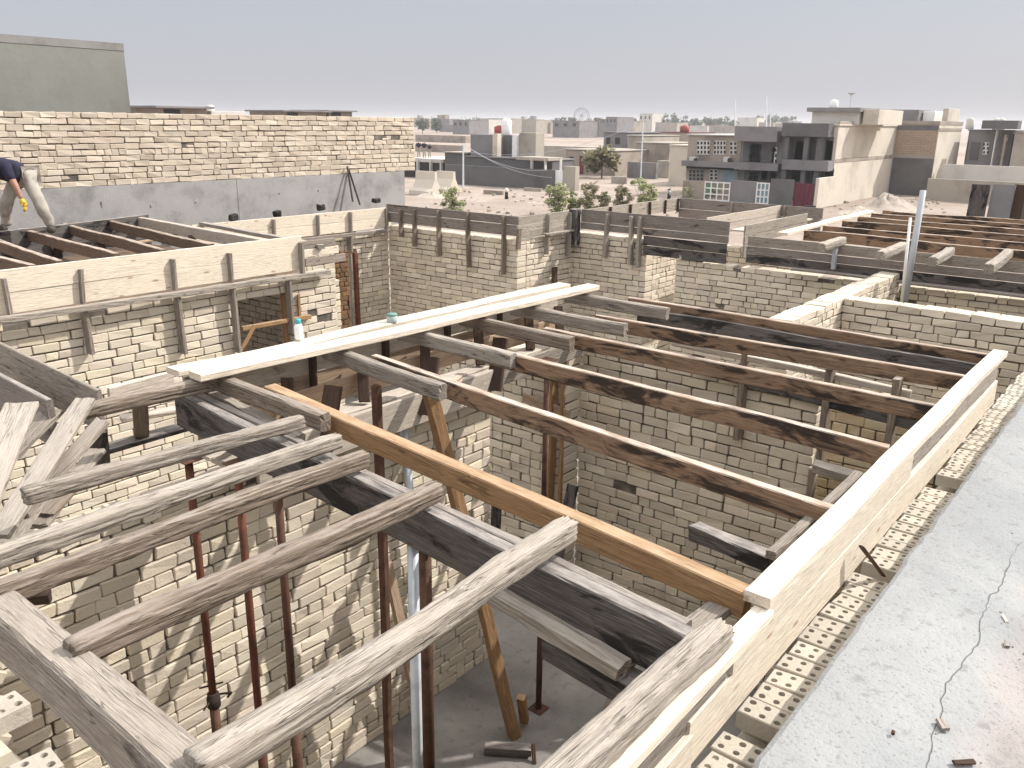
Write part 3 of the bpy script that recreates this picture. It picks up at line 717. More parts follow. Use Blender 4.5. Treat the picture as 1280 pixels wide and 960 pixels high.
cap = form_panel('tall fresh pine form with a flat cap board, standing along the roof slab', 'x', .6, 7.62, 1.025,
    [(2.965, 3.150, 'cream_wood', 2.62, 5.0), (2.965, 3.150, 'pale_grey_wood', 5.02, 7.58, .02), (2.76, 2.96, 'cream_wood', 2.3, 7.58), (2.92, 3.098, 'grey_wood', .3, 2.60, .012), (2.76, 2.915, 'cream_wood', .3, 2.30, -.012)],
    [], thick=.03)
timber('cap_board', (2.84, 1.043, 3.20), (7.63, 1.06, 3.20), .105, .045, M['cream_wood'], cap, rnd=.003, rough=.003, bow=.010)
timber('cap_board', (.2, 1.0, 3.16), (2.86, 1.01, 3.14), .055, .042, M['cream_wood'], cap, rnd=.003, rough=.002, bow=.004)
beam('near_log', onz(670, 985, 3.25), onz(902, 778, 3.22), .105, .105, 'pale_grey_wood', 'rough barked log lying just inside the tall pine form at the bottom', 'log', log=True, rough=.008)
beam('short_plank', onz(850, 790, 3.08), onz(915, 738, 3.08), .10, .035, 'grey_wood', 'short grey plank end between the rough log and the orange joist', 'plank')
a = onz(1102, 718, 2.76); b = onz(1075, 682, 2.98)
o = beam('angle_iron', a, b, .03, .012, 'dark_stud', 'rusty angle iron sticking out of the perforated brick row', 'angle iron', top=False); o.data.materials[0] = M['steel_rust']

# ================================================================== MAIN ROOM: joists, planks, logs
GA = 'short old joists lapped under the white planks'
for i, (a, b, c, d, mt, lb) in enumerate((
    (261, 464, 405, 517, 'brown_grey_wood', 'leftmost, its rounded end over a log'),
    (420, 434, 554, 479, 'grey_wood', 'second from left, ending above the orange leaning prop'),
    (514, 411, 642, 441, 'pale_grey_wood', 'third from left, pale with a square end'),
    (592, 394, 716, 421, 'brown_grey_wood', 'fourth from left, brown'),
    (655, 381, 783, 403, 'grey_wood', 'fifth from left, ending beside a reddish joist'),
    (722, 366, 836, 384, 'grey_wood', 'rightmost, under the tip of the white plank'))):
    P = onz(a, b, 3.39); Q = onz(c, d, 3.36)
    P += (P-Q).normalized()*.12
    beam('short_joist', P, Q, .072, .105, mt, 'short joist under the white planks, '+lb, 'joist', GA, rough=.006, rnd=.012, bow=.012, endj=.012)
GB = 'dark stained joists across the open room'
for i, (a, b, c, d, w, h, lb) in enumerate((
    (468, 444, 1043, 634, .062, .12, 'nearest of the dark stained joists, reaching the tall pine form highest up its near half'),
    (600, 431, 1112, 558, .062, .12, 'second nearest dark stained joist, with a big black stain in its middle'),
    (680, 409, 1172, 507, .06, .115, 'third nearest dark stained joist, plain grey brown'),
    (745, 393, 1206, 469, .06, .115, 'fourth nearest dark stained joist, mottled black and orange'),
    (786, 371, 1243, 443, .06, .12, 'farthest dark stained joist, meeting the far end of the tall pine form'))):
    P = onz(a, b, 3.36); Q = onz(c, d, 3.17)
    beam('stained_joist', P, Q, w, h, 'rust_joist', lb, 'joist', GB, rough=.003, rnd=.006, bow=.006)
P = onz(338, 480, 3.36); Q = onz(938, 738, 3.155)
beam('orange_joist', P, Q, .085, .115, 'orange_wood', 'long new orange joist crossing the middle of the open room', 'joist', rough=.002, bow=.004)
# burnt form boards hanging under the far joist
_a = onz(800, 374, 3.355); _b = onz(1238, 443, 3.17)
beam('charred_board', _a+Vector((-.02, 0, -.085)), _b+Vector((-.05, 0, -.085)), .03, .22, 'black_board', 'wide black charred board hung under the farthest joist', 'board')
beam('charred_board', (6.56, 3.1, 2.97), (6.56, 1.15, 2.85), .03, .12, 'black_board', 'lower black charred board above the doorway on the right', 'board')
for Y, zt in ((2.72, 3.10), (2.02, 3.10), (1.52, 3.12)):
    beam('door_stud', (6.56, Y, 2.35 if Y > 2.5 else 2.28), (6.56, Y, zt), .11, .05, 'brown_grey_wood', 'grey brown stud on the charred boards, '+{2.72: 'leftmost of three', 2.02: 'middle one, at the left edge of the doorway', 1.52: 'rightmost, inside the doorway'}[Y], 'stud', 'studs at the doorway on the right', top=False)
beam('door_stud', (6.56, 2.06, 1.75), (6.56, 2.06, 2.25), .07, .05, 'brown_grey_wood', 'short lower stud at the left edge of the doorway on the right', 'stud', top=False)
beam('ledger_joist', onz(842, 425, 3.12), onz(1140, 487, 3.02), .06, .05, 'dusty_board', 'thin dusty ledger between the plain joist and the mottled joist', 'ledger')
beam('broken_block', onz(1018, 577, 2.75), onz(1095, 598, 2.7), .12, .06, 'pale_grey_wood', 'broken grey timber stub stuck in the doorway under the second joist', 'stub', rough=.01)
beam('broken_block', onz(868, 655, 2.65), onz(968, 692, 2.7), .10, .09, 'black_board', 'black timber stub poking out under the tall pine form, above the orange joist', 'stub', rough=.01)
P = onz(1080, 612, 3.1); 
beam('inner_rail', onz(965, 690, 3.10), onz(1075, 590, 3.10), .05, .04, 'grey_wood', 'grey rail along the inside of the tall pine form', 'rail')
# white planks on top
beam('white_plank', onz(212, 460, 3.45)+Vector((0, -.03, .0)), onz(702, 353, 3.45)+Vector((0, -.03, 0)), .14, .04, 'cream_wood', 'bright white plank, rear of the pair lying across the short joists', 'plank', 'white planks across the short joists', rough=.002, bow=.011)
beam('white_plank', onz(242, 466, 3.45)+Vector((0, -.015, 0)), onz(741, 356, 3.45)+Vector((0, -.015, 0)), .14, .045, 'cream_wood', 'bright white plank, front of the pair and farther right, lying across the short joists', 'plank', 'white planks across the short joists', rough=.002, bow=.011)
bt = empty('spray_bottle', onz(374, 424, 3.45), 'small white bottle with a teal cap standing on the white planks', 'bottle')
m = MB(); m.lathe(onz(374, 424, 3.45), [(.026, 0), (.03, .01), (.03, .085), (.02, .11)], 14); m.build('body', M['white_paint'], bt, True)
m = MB(); m.lathe(onz(374, 424, 3.45)+Vector((0, 0, .109)), [(.018, 0), (.021, .005), (.02, .03), (.008, .035)], 12); m.build('cap', M['teal'], bt, True)
tg = empty('tape_roll', onz(490, 403, 3.45), 'small grey green tub standing on the white planks, right of the bottle', 'tub')
m = MB(); m.lathe(onz(490, 403, 3.45), [(.036, 0), (.04, .01), (.04, .05), (.036, .055)], 14); m.build('body', plain('dull_teal', (.33,.40,.38)), tg, True)
m = MB(); m.lathe(onz(490, 403, 3.45)+Vector((0, 0, .055)), [(.041, 0), (.041, .012)], 14); m.build('lid', plain('grey_green', (.16,.27,.25)), tg, True)
# edge beam trough on the left wall
tr = form_panel('open timber beam trough on top of the left wall, under the white planks', 'x', 2.75, 6.72, 4.74,
    [(3.17, 3.36, 'dusty_board'), (2.98, 3.165, 'brown_board')], [], thick=.025)
timber('inner_board', (2.75, 4.66, 3.10), (6.7, 4.68, 3.10), .022, .16, M['brown_board'], tr)
timber('soffit_board', (2.7, 4.56, 2.90), (6.7, 4.56, 2.92), .16, .025, M['dusty_board'], tr)
timber('soffit_board', (2.7, 4.39, 2.89), (6.6, 4.39, 2.91), .15, .025, M['dusty_board'], tr)
timber('front_board', (2.9, 4.29, 2.96), (5.2, 4.29, 2.97), .03, .24, M['dusty_board'], tr)
timber('front_board', (5.2, 4.30, 2.97), (6.5, 4.30, 2.98), .03, .17, M['grey_wood'], tr)
for X in (3.42, 4.1, 4.75, 5.4, 6.1, 6.55):
    timber('brace', (X, 4.63, 3.22), (X-.1, 4.52, 2.93), .08, .05, M['dark_stud'], tr, top=False)
for X in (3.55, 4.5, 5.3):
    timber('stay', (X, 4.31, 3.20), (X-.16, 4.24, 2.80), .12, .05, M['dark_stud'], tr, top=False)
for X in (3.0, 3.7, 4.4, 5.1, 5.8):
    timber('stud', (X, 4.715, 2.98), (X, 4.715, 3.34), .03, .07, M['dark_stud'], tr, top=False)

beam('black_beam', onz(226, 489, 3.26), onz(866, 792, 3.20), .075, .215, 'black_board', 'long black charred beam crossing under the log ends, from upper left to lower right', 'beam', rough=.005, rnd=.008)
beam('black_beam_side', onz(232, 494, 3.25)+Vector((.07, 0, .0)), onz(866, 792, 3.20)+Vector((.072, .05, .0)), .05, .18, 'old_board', 'grey topped plank fixed along the far side of the black charred beam', 'plank', rough=.004)
beam('weathered_stub', onz(604, 722, 3.05), onz(786, 828, 3.0), .12, .07, 'pale_grey_wood', 'deeply grooved grey timber lying below the black beam on its lower right', 'timber', rough=.012, grooves=.01, endj=.03)
beam('charred_stub', onz(690, 790, 2.95), onz(800, 850, 2.95), .12, .10, 'black_board', 'short black timber under the grooved grey one', 'timber', rough=.01)
beam('spacer_block', onz(755, 880, 2.6), onz(790, 850, 2.75), .10, .08, 'brown_grey_wood', 'small wooden blocks wedged under the short black timber', 'block', rough=.008)

GL = 'weathered logs jutting over the left of the room'
for i, (a, b, c, d, z, w, h, mt, lb) in enumerate((
    (90, 509, 258, 476, 3.38, .08, .08, 'brown_grey_wood', 'smooth dark grey log, topmost of the logs on the left'),
    (28, 612, 377, 519, 3.36, .07, .07, 'grey_wood', 'thin knotty grey log, second from the top on the left'),
    (-25, 692, 422, 540, 3.35, .075, .075, 'pale_grey_wood', 'pale log, third from the top, its end beside the orange joist'),
    (-25, 736, 457, 562, 3.34, .066, .08, 'brown_grey_wood', 'brownish grey square log, fourth from the top on the left'),
    (85, 803, 546, 603, 3.34, .074, .09, 'brown_grey_wood', 'straight grey brown log, second from the bottom, reaching over the black beam'),
    (240, 945, 710, 648, 3.35, .09, .10, 'pale_grey_wood', 'big pale round log, lowest of the logs, its blunt end over the black beam'))):
    P = onz(a, b, z); Q = onz(c, d, z)
    beam('log', P, Q, w, h, mt, lb, 'log', GL, log=True, rough=.0075, bow=.016, seed=20+i*7, e=(5, 5, 6, 10, 10, 4.2)[i])
beam('thick_timber', (.985, 4.6, 3.31), (.905, .4, 3.31), .125, .19, 'grey_wood', 'thick squared grey timber cutting across the lower left corner', 'timber', log=False, rough=.004, rnd=.012, bow=.012)
beam('wedge_block', onz(28, 742, 3.1), onz(62, 738, 3.1), .05, .05, 'dark_stud', 'small dark wedge beside the thick timber on the left', 'wedge')
# left pile of boards
def upright(a, b, c, d, z, h, mt, lb, th=.03, ext=0.):
    P = onz(a, b, z); Q = onz(c, d, z)
    P += (P-Q).normalized()*ext
    return beam('form_board', P, Q, th, h, mt, lb, 'board', 'boards piled on the left', rough=.004, bow=.004)
upright(-20, 419, 124, 487, 3.36, .27, 'grey_wood', 'long grey board on edge at the left, farther of the two above the leaning planks')
upright(-20, 458, 62, 500, 3.30, .30, 'old_board', 'grey board on edge at the left, nearer of the two above the leaning planks', .04)
def slant(a, b, z0, c, d, z1, w, mt, lb, th=.03):
    P = onz(a, b, z0); Q = onz(c, d, z1)
    return beam('leaning_plank', P, Q, w, th, mt, lb, 'plank', 'planks leaning in the left pile', rough=.006, endj=.02)
slant(-30, 640, 3.15, 28, 505, 3.36, .17, 'pale_grey_wood', 'broad pale plank with a pointed end, leftmost in the left pile')
slant(-5, 668, 3.12, 106, 497, 3.42, .11, 'pale_grey_wood', 'long pale plank leaning diagonally in the middle of the left pile')
slant(25, 640, 3.08, 128, 523, 3.36, .09, 'grey_wood', 'grey plank leaning diagonally, rightmost in the left pile')
slant(-25, 600, 3.02, 62, 470+40, 3.22, .14, 'grey_wood', 'dark grey plank lying behind the pointed plank in the left pile')
slant(-10, 700, 3.0, 70, 585, 3.12, .12, 'pale_grey_wood', 'short pale plank lying low in front of the left pile')
slant(60, 640, 2.98, 108, 590, 3.05, .07, 'brown_grey_wood', 'small brown offcut leaning low in the left pile')
slant(45, 655, 2.95, 120, 560, 3.0, .10, 'grey_wood', 'short grey plank tucked under the leaning planks on the left')
beam('wall_board', onz(134, 484, 3.30), onz(214, 464, 3.30), .03, .14, 'dusty_board', 'light grey board on edge at the left end of the white planks', 'board')
beam('stud', onz(178, 545, 2.9), onz(176, 500, 3.25), .09, .05, 'brown_grey_wood', 'grey upright stud below the smooth dark log on the left', 'stud', top=False)
beam('dark_stud', onz(125, 580, 2.8), onz(122, 535, 3.1), .12, .06, 'black_board', 'black upright stud behind the leaning planks on the left', 'stud', top=False)
beam('cross_plank', onz(150, 520, 3.05), onz(250, 505, 3.05), .10, .03, 'dusty_board', 'pale plank lying on the wall behind the upright stud on the left', 'plank')
beam('cross_plank', onz(125, 560, 2.9), onz(235, 530, 2.9), .14, .03, 'black_board', 'dark charred plank lying on the wall behind the upright stud on the left', 'plank')
beam('cross_beam', onz(232, 497, 3.24)+Vector((.2, .1, 0)), onz(345, 555, 3.2)+Vector((.16, 0, 0)), .07, .09, 'pale_grey_wood', 'split grey timber beside the black beam, behind the upper logs', 'timber', rough=.01)

# ------------------------------------------------------------------ steel props and raking posts
def prop(x, y, top, label, m1='steel_red', m2='steel_rust', r1=.024, r2=.031, split=1.5, collar=True, z0=0.):
    root = empty('steel_prop', (x, y, z0), label, 'steel prop', 'steel props in the open room')
    g = MB(); g.tube((x, y, split), (x, y, top-.01), r1, r1, 12); g.build('inner_tube', M[m1], root, True)
    g = MB(); g.tube((x, y, z0+.008), (x, y, split), r2, r2, 12); g.build('outer_tube', M[m2], root, True)
    g = MB(); g.cbox((x, y, z0+.005), (.14, .14, .009), .002); g.build('base_plate', M['steel_rust'], root)
    g = MB(); g.cbox((x, y, top-.005), (.12, .12, .009), .002); g.build('head_plate', M['steel_rust'], root)
    if collar:
        g = MB(); g.lathe((x, y, split-.10), [(.031, 0), (.042, .005), (.042, .07), (.036, .075), (.036, .10), (.03, .105)], 14); g.build('collar', M['steel_dark'], root, True)
        g = MB(); g.path([(x-.09, y-.03, split-.06), (x-.045, y-.015, split-.045), (x+.05, y+.01, split-.04), (x+.10, y-.05, split-.03), (x+.085, y-.02, split-.07)], .007); g.build('handle', M['steel_dark'], root)
        g = MB(); g.tube((x-.07, y+.03, split+.06), (x+.06, y-.03, split+.06), .006); g.build('pin', M['steel_dark'], root)
    return root
for (px, py, Y, top, lb, kw) in (
    (257, 780, 4.28, 3.03, 'red brown steel prop, leftmost of three close together before the sunlit wall', dict(split=1.45)),
    (312, 760, 4.02, 3.03, 'red steel prop, middle one of three before the sunlit wall', dict(split=1.15, m2='steel_red')),
    (358, 760, 3.76, 3.03, 'brown steel prop with a visible screw collar, rightmost of three before the sunlit wall', dict(split=1.5, m1='steel_rust'))):
    prop(ony(px, py, Y).x, Y, top, lb, **kw)
P = ony(483, 800, 4.05)
o = beam('prop_post', (P.x, 4.05, 0), (P.x, 4.05, 3.22), .05, .06, 'dark_stud', 'slim dark red square steel post from the floor up to the second short joist', 'post', top=False); o.data.materials[0] = M['steel_rust']
P = onz(531, 676, 3.03)
prop(P.x, P.y, 3.03, 'thick rusty steel prop with a flat head, right below the black beam', m1='steel_rust', m2='steel_dark', r1=.030, r2=.036, split=1.7, collar=False)
P = onz(673, 886, 0)
prop(P.x, P.y, 3.16, 'thin rust red steel prop with a round foot, standing in the middle of the floor', m1='steel_rust', m2='steel_rust', r1=.022, r2=.026, split=1.6, collar=False)
g = MB(); a = ony(502, 505, 4.44); b = ony(514, 640, 4.44); dd = (b-a)
g.tube(a, a+dd*3.0 if (a+dd*3.0).z > 0 else b, .035, .035, 12); tag(g.build('drain_pipe', M['galv'], smooth=True), 'light grey pipe running down the sunlit wall behind the orange joist', 'pipe')
P = onz(531, 676, 3.03)
g = MB(); g.tube((P.x+.02, P.y+.10, 0), (P.x+.02, P.y+.10, 3.0), .028, .028, 12); tag(g.build('conduit', M['galv'], smooth=True), 'light grey conduit standing directly behind the thick rusty prop', 'pipe')
# raking orange post: foot on the floor, head under the second short joist
Pf = onz(644, 918, 0.02); Ph = onz(537, 490, 3.15); 
rk = beam('raking_post', (Pf.x, Pf.y, .0), Ph, .075, .09, 'orange_wood', 'orange timber prop leaning from the floor up to the wall, roughly split at its foot', 'raking prop', top=False, rough=.006)
beam('spacer_block', onz(655, 902, .05), onz(651, 872, .36), .07, .06, 'orange_wood', 'short offcut standing on the floor against the foot of the orange leaning prop', 'offcut', top=False)
Pf = onz(530, 905, .02); Ph = ony(484, 705, 4.3)
beam('raking_post', (Pf.x, Pf.y, 0), Ph, .04, .09, 'brown_board', 'pale plank leaning against the sunlit wall behind the thick rusty prop', 'plank', top=False)
# shuttering at the pier, leaning dark planks
for (px, Xf, w, mt, lb) in ((690, 6.29, .12, 'orange_wood', 'broad orange shuttering board upright on the brick pier'), (702, 6.26, .05, 'orange_wood', 'narrow orange shuttering board at the edge of the brick pier')):
    Y = onx(px, 560, Xf).y
    beam('shuttering_board', (Xf, Y, .0), (Xf, Y, 2.83), w, .03, mt, lb, 'board', top=False, rough=.002)
Y = onx(682, 465, 6.28).y
for z in (2.35, 2.72): beam('shutter_cleat', (6.27, Y+.25, z), (6.27, Y-.30, z-.05), .03, .09, 'brown_board', 'brown cross cleat on the pier shuttering, '+('lower' if z < 2.5 else 'upper')+' one', 'cleat', top=False)
a = onx(716, 606, 6.2); b = onx(700, 712, 6.0)
beam('dark_plank', (5.95, b.y, .9), a, .11, .04, 'black_board', 'dark plank leaning on the brick pier beside the orange boards', 'plank', top=False)
beam('dark_plank', (5.47, 4.50, .95), (5.50, 4.50, 1.75), .05, .09, 'black_board', 'dark plank standing at the right end of the sunlit wall', 'plank', top=False)
# wedges driven between beams and their supports
for (a, b, z, lb) in ((236, 512, 3.05, 'at the upper end of the black beam'), (300, 545, 3.04, 'under the black beam behind the third log'), (527, 672, 3.035, 'on the flat head of the thick rusty prop'), (560, 480, 3.22, 'beside the second short joist end')):
    P = onz(a, b, z); beam('wedge', P, P+Vector((.16, .05, .012)), .05, .03, 'brown_board', 'small wooden wedge '+lb, 'wedge', 'wedges in the open room', rough=.003)
# on the floor
P = onz(606, 938, .03); Q = onz(664, 942, .03)
beam('floor_plank', P+Vector((0, 0, .06)), Q+Vector((0, 0, .06)), .09, .07, 'black_board', 'black offcut lying on the floor at the bottom of the room', 'offcut', rough=.006)
beam('floor_stub', onz(668, 955, .0), onz(666, 930, .12), .03, .03, 'dark_stud', 'thin dark stub sticking up beside the black offcut on the floor', 'stub', top=False)
M['deck'] = plain('old_plywood', (.15,.105,.075), .9, 2.5, .5, 0, .4, 20)
# ================================================================== LEFT ROOM (behind the pine form)
GJ = 'joists of the left-hand room'
for i, (a, b, c, d, lb) in enumerate(((-30, 315, 40, 331, 'at the very left edge'), (-30, 292, 75, 326, 'second from the left edge'), (25, 285, 146, 317, 'under the bending worker'), (80, 279, 205, 312, 'right of the bending worker'),
                                      (132, 274, 263, 305, 'left of the pale edge joist'))):
    beam('joist', onz(a, b, 3.42), onz(c, d, 3.42), .075, .13, 'dark_joist', 'dark brown joist of the left-hand room, '+lb, 'joist', GJ, rough=.004)
beam('edge_joist', onz(170, 270, 3.42), onz(346, 304, 3.42), .09, .15, 'dusty_board', 'pale topped edge joist closing the left-hand room on its right', 'joist', rough=.003)
beam('edge_board', onz(253, 277, 3.42), onz(402, 306, 3.42), .10, .05, 'old_board', 'dark weathered board lying from the far corner to the pine form end on the left', 'board', rough=.003)
beam('edge_board', onz(-60, 297, 3.44), onz(184, 268, 3.44), .06, .46, 'black_board', 'tall edge board darkened as painted shade, at the foot of the parapet, behind the worker', 'board', rough=.003)  # made tall and dark so its colour gives the shade between the joists
m = MB(); m.box(.4, 7.0, 8.8, 13.2, 2.98, 3.005)
tag(m.build('shuttering_deck', M['deck']), 'brown plywood deck below the joists of the left-hand room', 'deck')
for (a, b, c, d, w_, mt, lb) in ((60, 318, 100, 305, .07, 'dusty_board', 'pale offcut on the left deck, between the two joists under the worker'), (150, 305, 190, 298, .07, 'brown_board', 'brown offcut on the left deck, right of the worker'),
        (118, 292, 150, 286, .05, 'dusty_board', 'thin pale offcut on the left deck, behind the third joist'), (215, 292, 262, 289, .08, 'dark_stud', 'dark offcut on the left deck, beside the edge joist'), (205, 282, 235, 279, .05, 'grey_wood', 'grey offcut on the left deck, near the far corner')):
    P = onz(a, b, 3.06); Q = onz(c, d, 3.08); beam('offcut', P, Q, w_, .035, mt, lb, 'offcut', 'offcuts on the left deck')
for (a, b, lb) in ((70, 300, 'under the worker'), (128, 305, 'before the third joist'), (170, 283, 'behind the fourth joist'), (240, 299, 'beside the edge joist')):
    P = onz(a, b, 3.25); beam('joist_chock', (P.x, P.y, 3.0), (P.x-.05, P.y-.1, 3.30), .10, .08, 'dark_stud', 'small dark chock standing on the left deck, '+lb, 'chock', 'chocks on the left deck', top=False)
# ------------------------------------------------------------------ people
def skin(name, verts, edges, radii, mat, parent=None, root=0, lev=2, loc=(0, 0, 0)):
    me = D.meshes.new(name); me.from_pydata([tuple(v) for v in verts], edges, []); me.materials.append(mat)
    o = D.objects.new(name, me); COL.objects.link(o); o.location = loc
    md = o.modifiers.new('skin', 'SKIN'); md.use_smooth_shade = True
    for i, r in enumerate(radii):
        sv = me.skin_vertices[0].data[i]; sv.radius = r if isinstance(r, tuple) else (r, r); sv.use_root = (i == root)
    sb = o.modifiers.new('sub', 'SUBSURF'); sb.levels = lev; sb.render_levels = lev
    if name in ('shirt', 'trousers'):
        if 'folds' not in D.textures:
            tx = D.textures.new('folds', 'CLOUDS'); tx.noise_scale = .09; tx.noise_depth = 2
        dm = o.modifiers.new('folds', 'DISPLACE'); dm.texture = D.textures['folds']; dm.strength = .045; dm.mid_level = .5; dm.texture_coords = 'LOCAL'
    return setparent(o, parent)
M['shirt'] = plain('navy_shirt', (.028,.026,.05), .9, 9., .3); M['trousers'] = plain('grey_trousers', (.36,.33,.29), .9, 7., .25)
M['skin'] = plain('skin', (.36,.20,.14), .6, 6., .12); M['glove'] = plain('yellow_glove', (.60,.40,.05), .8, 12., .25); M['cap'] = plain('grey_cap', (.42,.40,.42), .9, 9., .2)
M['shoe'] = plain('dark_shoe', (.07,.06,.05), .8, 9., .2)
def person(base, R_, U_, D_, J, label, sc=1., glove=True):
    """J: joints as (right, up, depth) metres"""
    root = empty('person', base, label, 'person')
    P = {k: Vector(base)+R_*(v[0]*sc)+U_*(v[1]*sc)+D_*(v[2]*sc) for k, v in J.items()}
    def chain(name, keys, rad, mat, links=None):
        vs = [P[k] for k in keys]; ed = links or [(i, i+1) for i in range(len(keys)-1)]
        o = skin(name, [v-Vector(base) for v in vs], ed, [r*sc for r in rad], mat, None, 0, 2, base); setparent(o, root); return o
    K = ['pel', 'chest', 'neck', 'head', 'crown', 'shr', 'elr', 'wrr', 'shl', 'ell', 'wrl', 'hpr', 'knr', 'anr', 'hpl', 'knl', 'anl']
    L = [(0,1),(1,2),(2,3),(3,4),(1,5),(5,6),(6,7),(1,8),(8,9),(9,10),(0,11),(11,12),(12,13),(0,14),(14,15),(15,16)]
    chain('body', K, [.10,.11,.055,.085,.07,.05,.042,.03,.05,.042,.03,.075,.052,.035,.075,.052,.035], M['skin'], L)
    chain('shirt', ['pel', 'chest', 'neck0', 'shr', 'elr0', 'shl', 'ell0'], [.145,.165,.085,.085,.062,.085,.062], M['shirt'], [(0,1),(1,2),(1,3),(3,4),(1,5),(5,6)])
    chain('trousers', ['pel', 'hpr', 'knr', 'anr', 'hpl', 'knl', 'anl'], [.135,.10,.082,.062,.10,.082,.062], M['trousers'], [(0,1),(1,2),(2,3),(0,4),(4,5),(5,6)])
    chain('cap', ['head2', 'crown'], [.10,.09], M['cap'])
    for s in 'rl':
        chain('shoe', ['an'+s, 'to'+s], [.062,.05], M['shoe'])
        w, e = P['wr'+s], P['el'+s]; d = (w-e).normalized(); sd = d.orthogonal().normalized(); fw = d.cross(sd)
        vs = [w-d*.02*sc, w+d*.05*sc, w+d*.085*sc]; ed = [(0, 1), (1, 2)]; rd = [.034*sc, .042*sc, .036*sc]
        for k in range(4):
            a = w+(d*.09+sd*(.028-.018*k))*sc; b_ = a+(d*(.045 if k in (1, 2) else .035)+fw*.012)*sc; c_ = b_+(d*.015+fw*.03)*sc
            n0 = len(vs); vs += [a, b_, c_]; rd += [.0105*sc, .0095*sc, .008*sc]; ed += [(2, n0), (n0, n0+1), (n0+1, n0+2)]
        n0 = len(vs); vs += [w+(d*.05+sd*.045)*sc, w+(d*.085+sd*.06+fw*.02)*sc]; rd += [.013*sc, .010*sc]; ed += [(1, n0), (n0, n0+1)]
        o = skin('glove' if glove else 'hand', [v-Vector(base) for v in vs], ed, rd, M['glove'] if glove else M['skin'], None, 0, 1, base); setparent(o, root)
    return root
_R = Vector((_s, -_c, 0)); _U = Vector((0, 0, 1)); _D = Vector((_c, _s, 0))
base = onz(36, 291, 3.43)
J = dict(pel=(-.09,.70,.25), chest=(-.25,.84,-.02), neck=(-.30,.92,-.15), neck0=(-.28,.89,-.11), head=(-.32,1.0,-.24), head2=(-.31,1.03,-.22), crown=(-.33,1.09,-.26),
    shr=(-.12,.84,-.10), elr0=(-.02,.66,-.14), elr=(0.,.62,-.15), wrr=(.06,.44,-.15), shl=(-.40,.80,-.12), ell0=(-.44,.60,-.18), ell=(-.45,.55,-.19), wrl=(-.38,.24,-.2),
    hpr=(-.02,.70,.22), knr=(.12,.42,.10), anr=(.235,.05,.16), tor=(.26,.02,.04), hpl=(-.18,.68,.26), knl=(-.31,.38,.14), anl=(-.40,.05,.2), tol=(-.43,.02,.08))
person(base, _R, _U, _D, J, 'worker in navy shirt and yellow gloves bending over the joists at the left edge')
STAND = dict(pel=(0,.95,0), chest=(0,1.32,0), neck=(0,1.5,0), neck0=(0,1.44,0), head=(0,1.62,0), head2=(0,1.66,0), crown=(0,1.72,0), shr=(.2,1.4,0), elr0=(.25,1.17,0), elr=(.26,1.12,.02), wrr=(.27,.88,-.06),
    shl=(-.2,1.4,0), ell0=(-.25,1.17,0), ell=(-.26,1.12,.02), wrl=(-.26,.88,-.08), hpr=(.09,.9,0), knr=(.10,.5,-.03), anr=(.11,.08,0), tor=(.12,.03,-.12), hpl=(-.09,.9,0), knl=(-.10,.5,-.03), anl=(-.12,.08,0), tol=(-.13,.03,-.12))

# ================================================================== FAR FIELD
def rect(m, X, px0, px1, y0, y1, d0=0., d1=.06):
    """box standing on plane X=const covering the photo rectangle, from X-d1 to X-d0"""
    a = onx(px0, y1, X); b = onx(px1, y0, X)
    m.box(X-d1, X-d0, min(a.y, b.y), max(a.y, b.y), min(a.z, b.z), max(a.z, b.z))
def cube(name, X0, X1, Y0, Y1, z0, z1, mat, parent=None):
    m = MB(); m.cbox(((X0+X1)/2, (Y0+Y1)/2, (z0+z1)/2), (X1-X0, Y1-Y0, z1-z0), .02); return m.build(name, M[mat], parent)
def site(px0, px1, yb, yt, gz=GZ, X=None):
    if X is None: X = onz((px0+px1)/2, yb, gz).x
    mid = (px0+px1)/2
    return X, onx(px1, (yb+yt)/2, X).y, onx(px0, (yb+yt)/2, X).y, onx(mid, yt, X).z
def house(name, label, px0, px1, yb, yt, depth, mat, cat='house', wins=(), side=None, parapet=.25, X=None, group=None, gz=GZ):
    X, Y0, Y1, zt = site(px0, px1, yb, yt, gz, X)
    r = empty(name, (X, (Y0+Y1)/2, gz), label, cat, group)
    cube('wall', X, X+depth, Y0, Y1, gz-.3, zt-parapet*.4, mat, r)
    cube('roof', X-.12, X+depth+.1, Y0-.1, Y1+.1, zt-parapet*.4+.003, zt, side or mat, r)
    for w_ in wins:
        a0, a1, b0, b1 = w_[:4]; wm = w_[4] if len(w_) > 4 else 'window_dark'; nm = w_[5] if len(w_) > 5 else 'window'
        m = MB(); rect(m, X, a0, a1, b0, b1, -.02, .05); o = m.build(nm, M[wm], r)
        if nm == 'window' and a1-a0 > 6 and wm != 'shade_dark':
            m = MB(); k = max(2, int((a1-a0)/4))
            for q in range(k):
                for s_ in range(3):
                    u0 = a0+(a1-a0)*(q+.2)/k; u1 = a0+(a1-a0)*(q+.8)/k; v0 = b0+(b1-b0)*(s_+.18)/3; v1 = b0+(b1-b0)*(s_+.8)/3
                    rect(m, X, u0, u1, v0, v1, .03, .065)
            m.build('pane', M['window_dark'], o)
    return r, X, Y0, Y1, zt

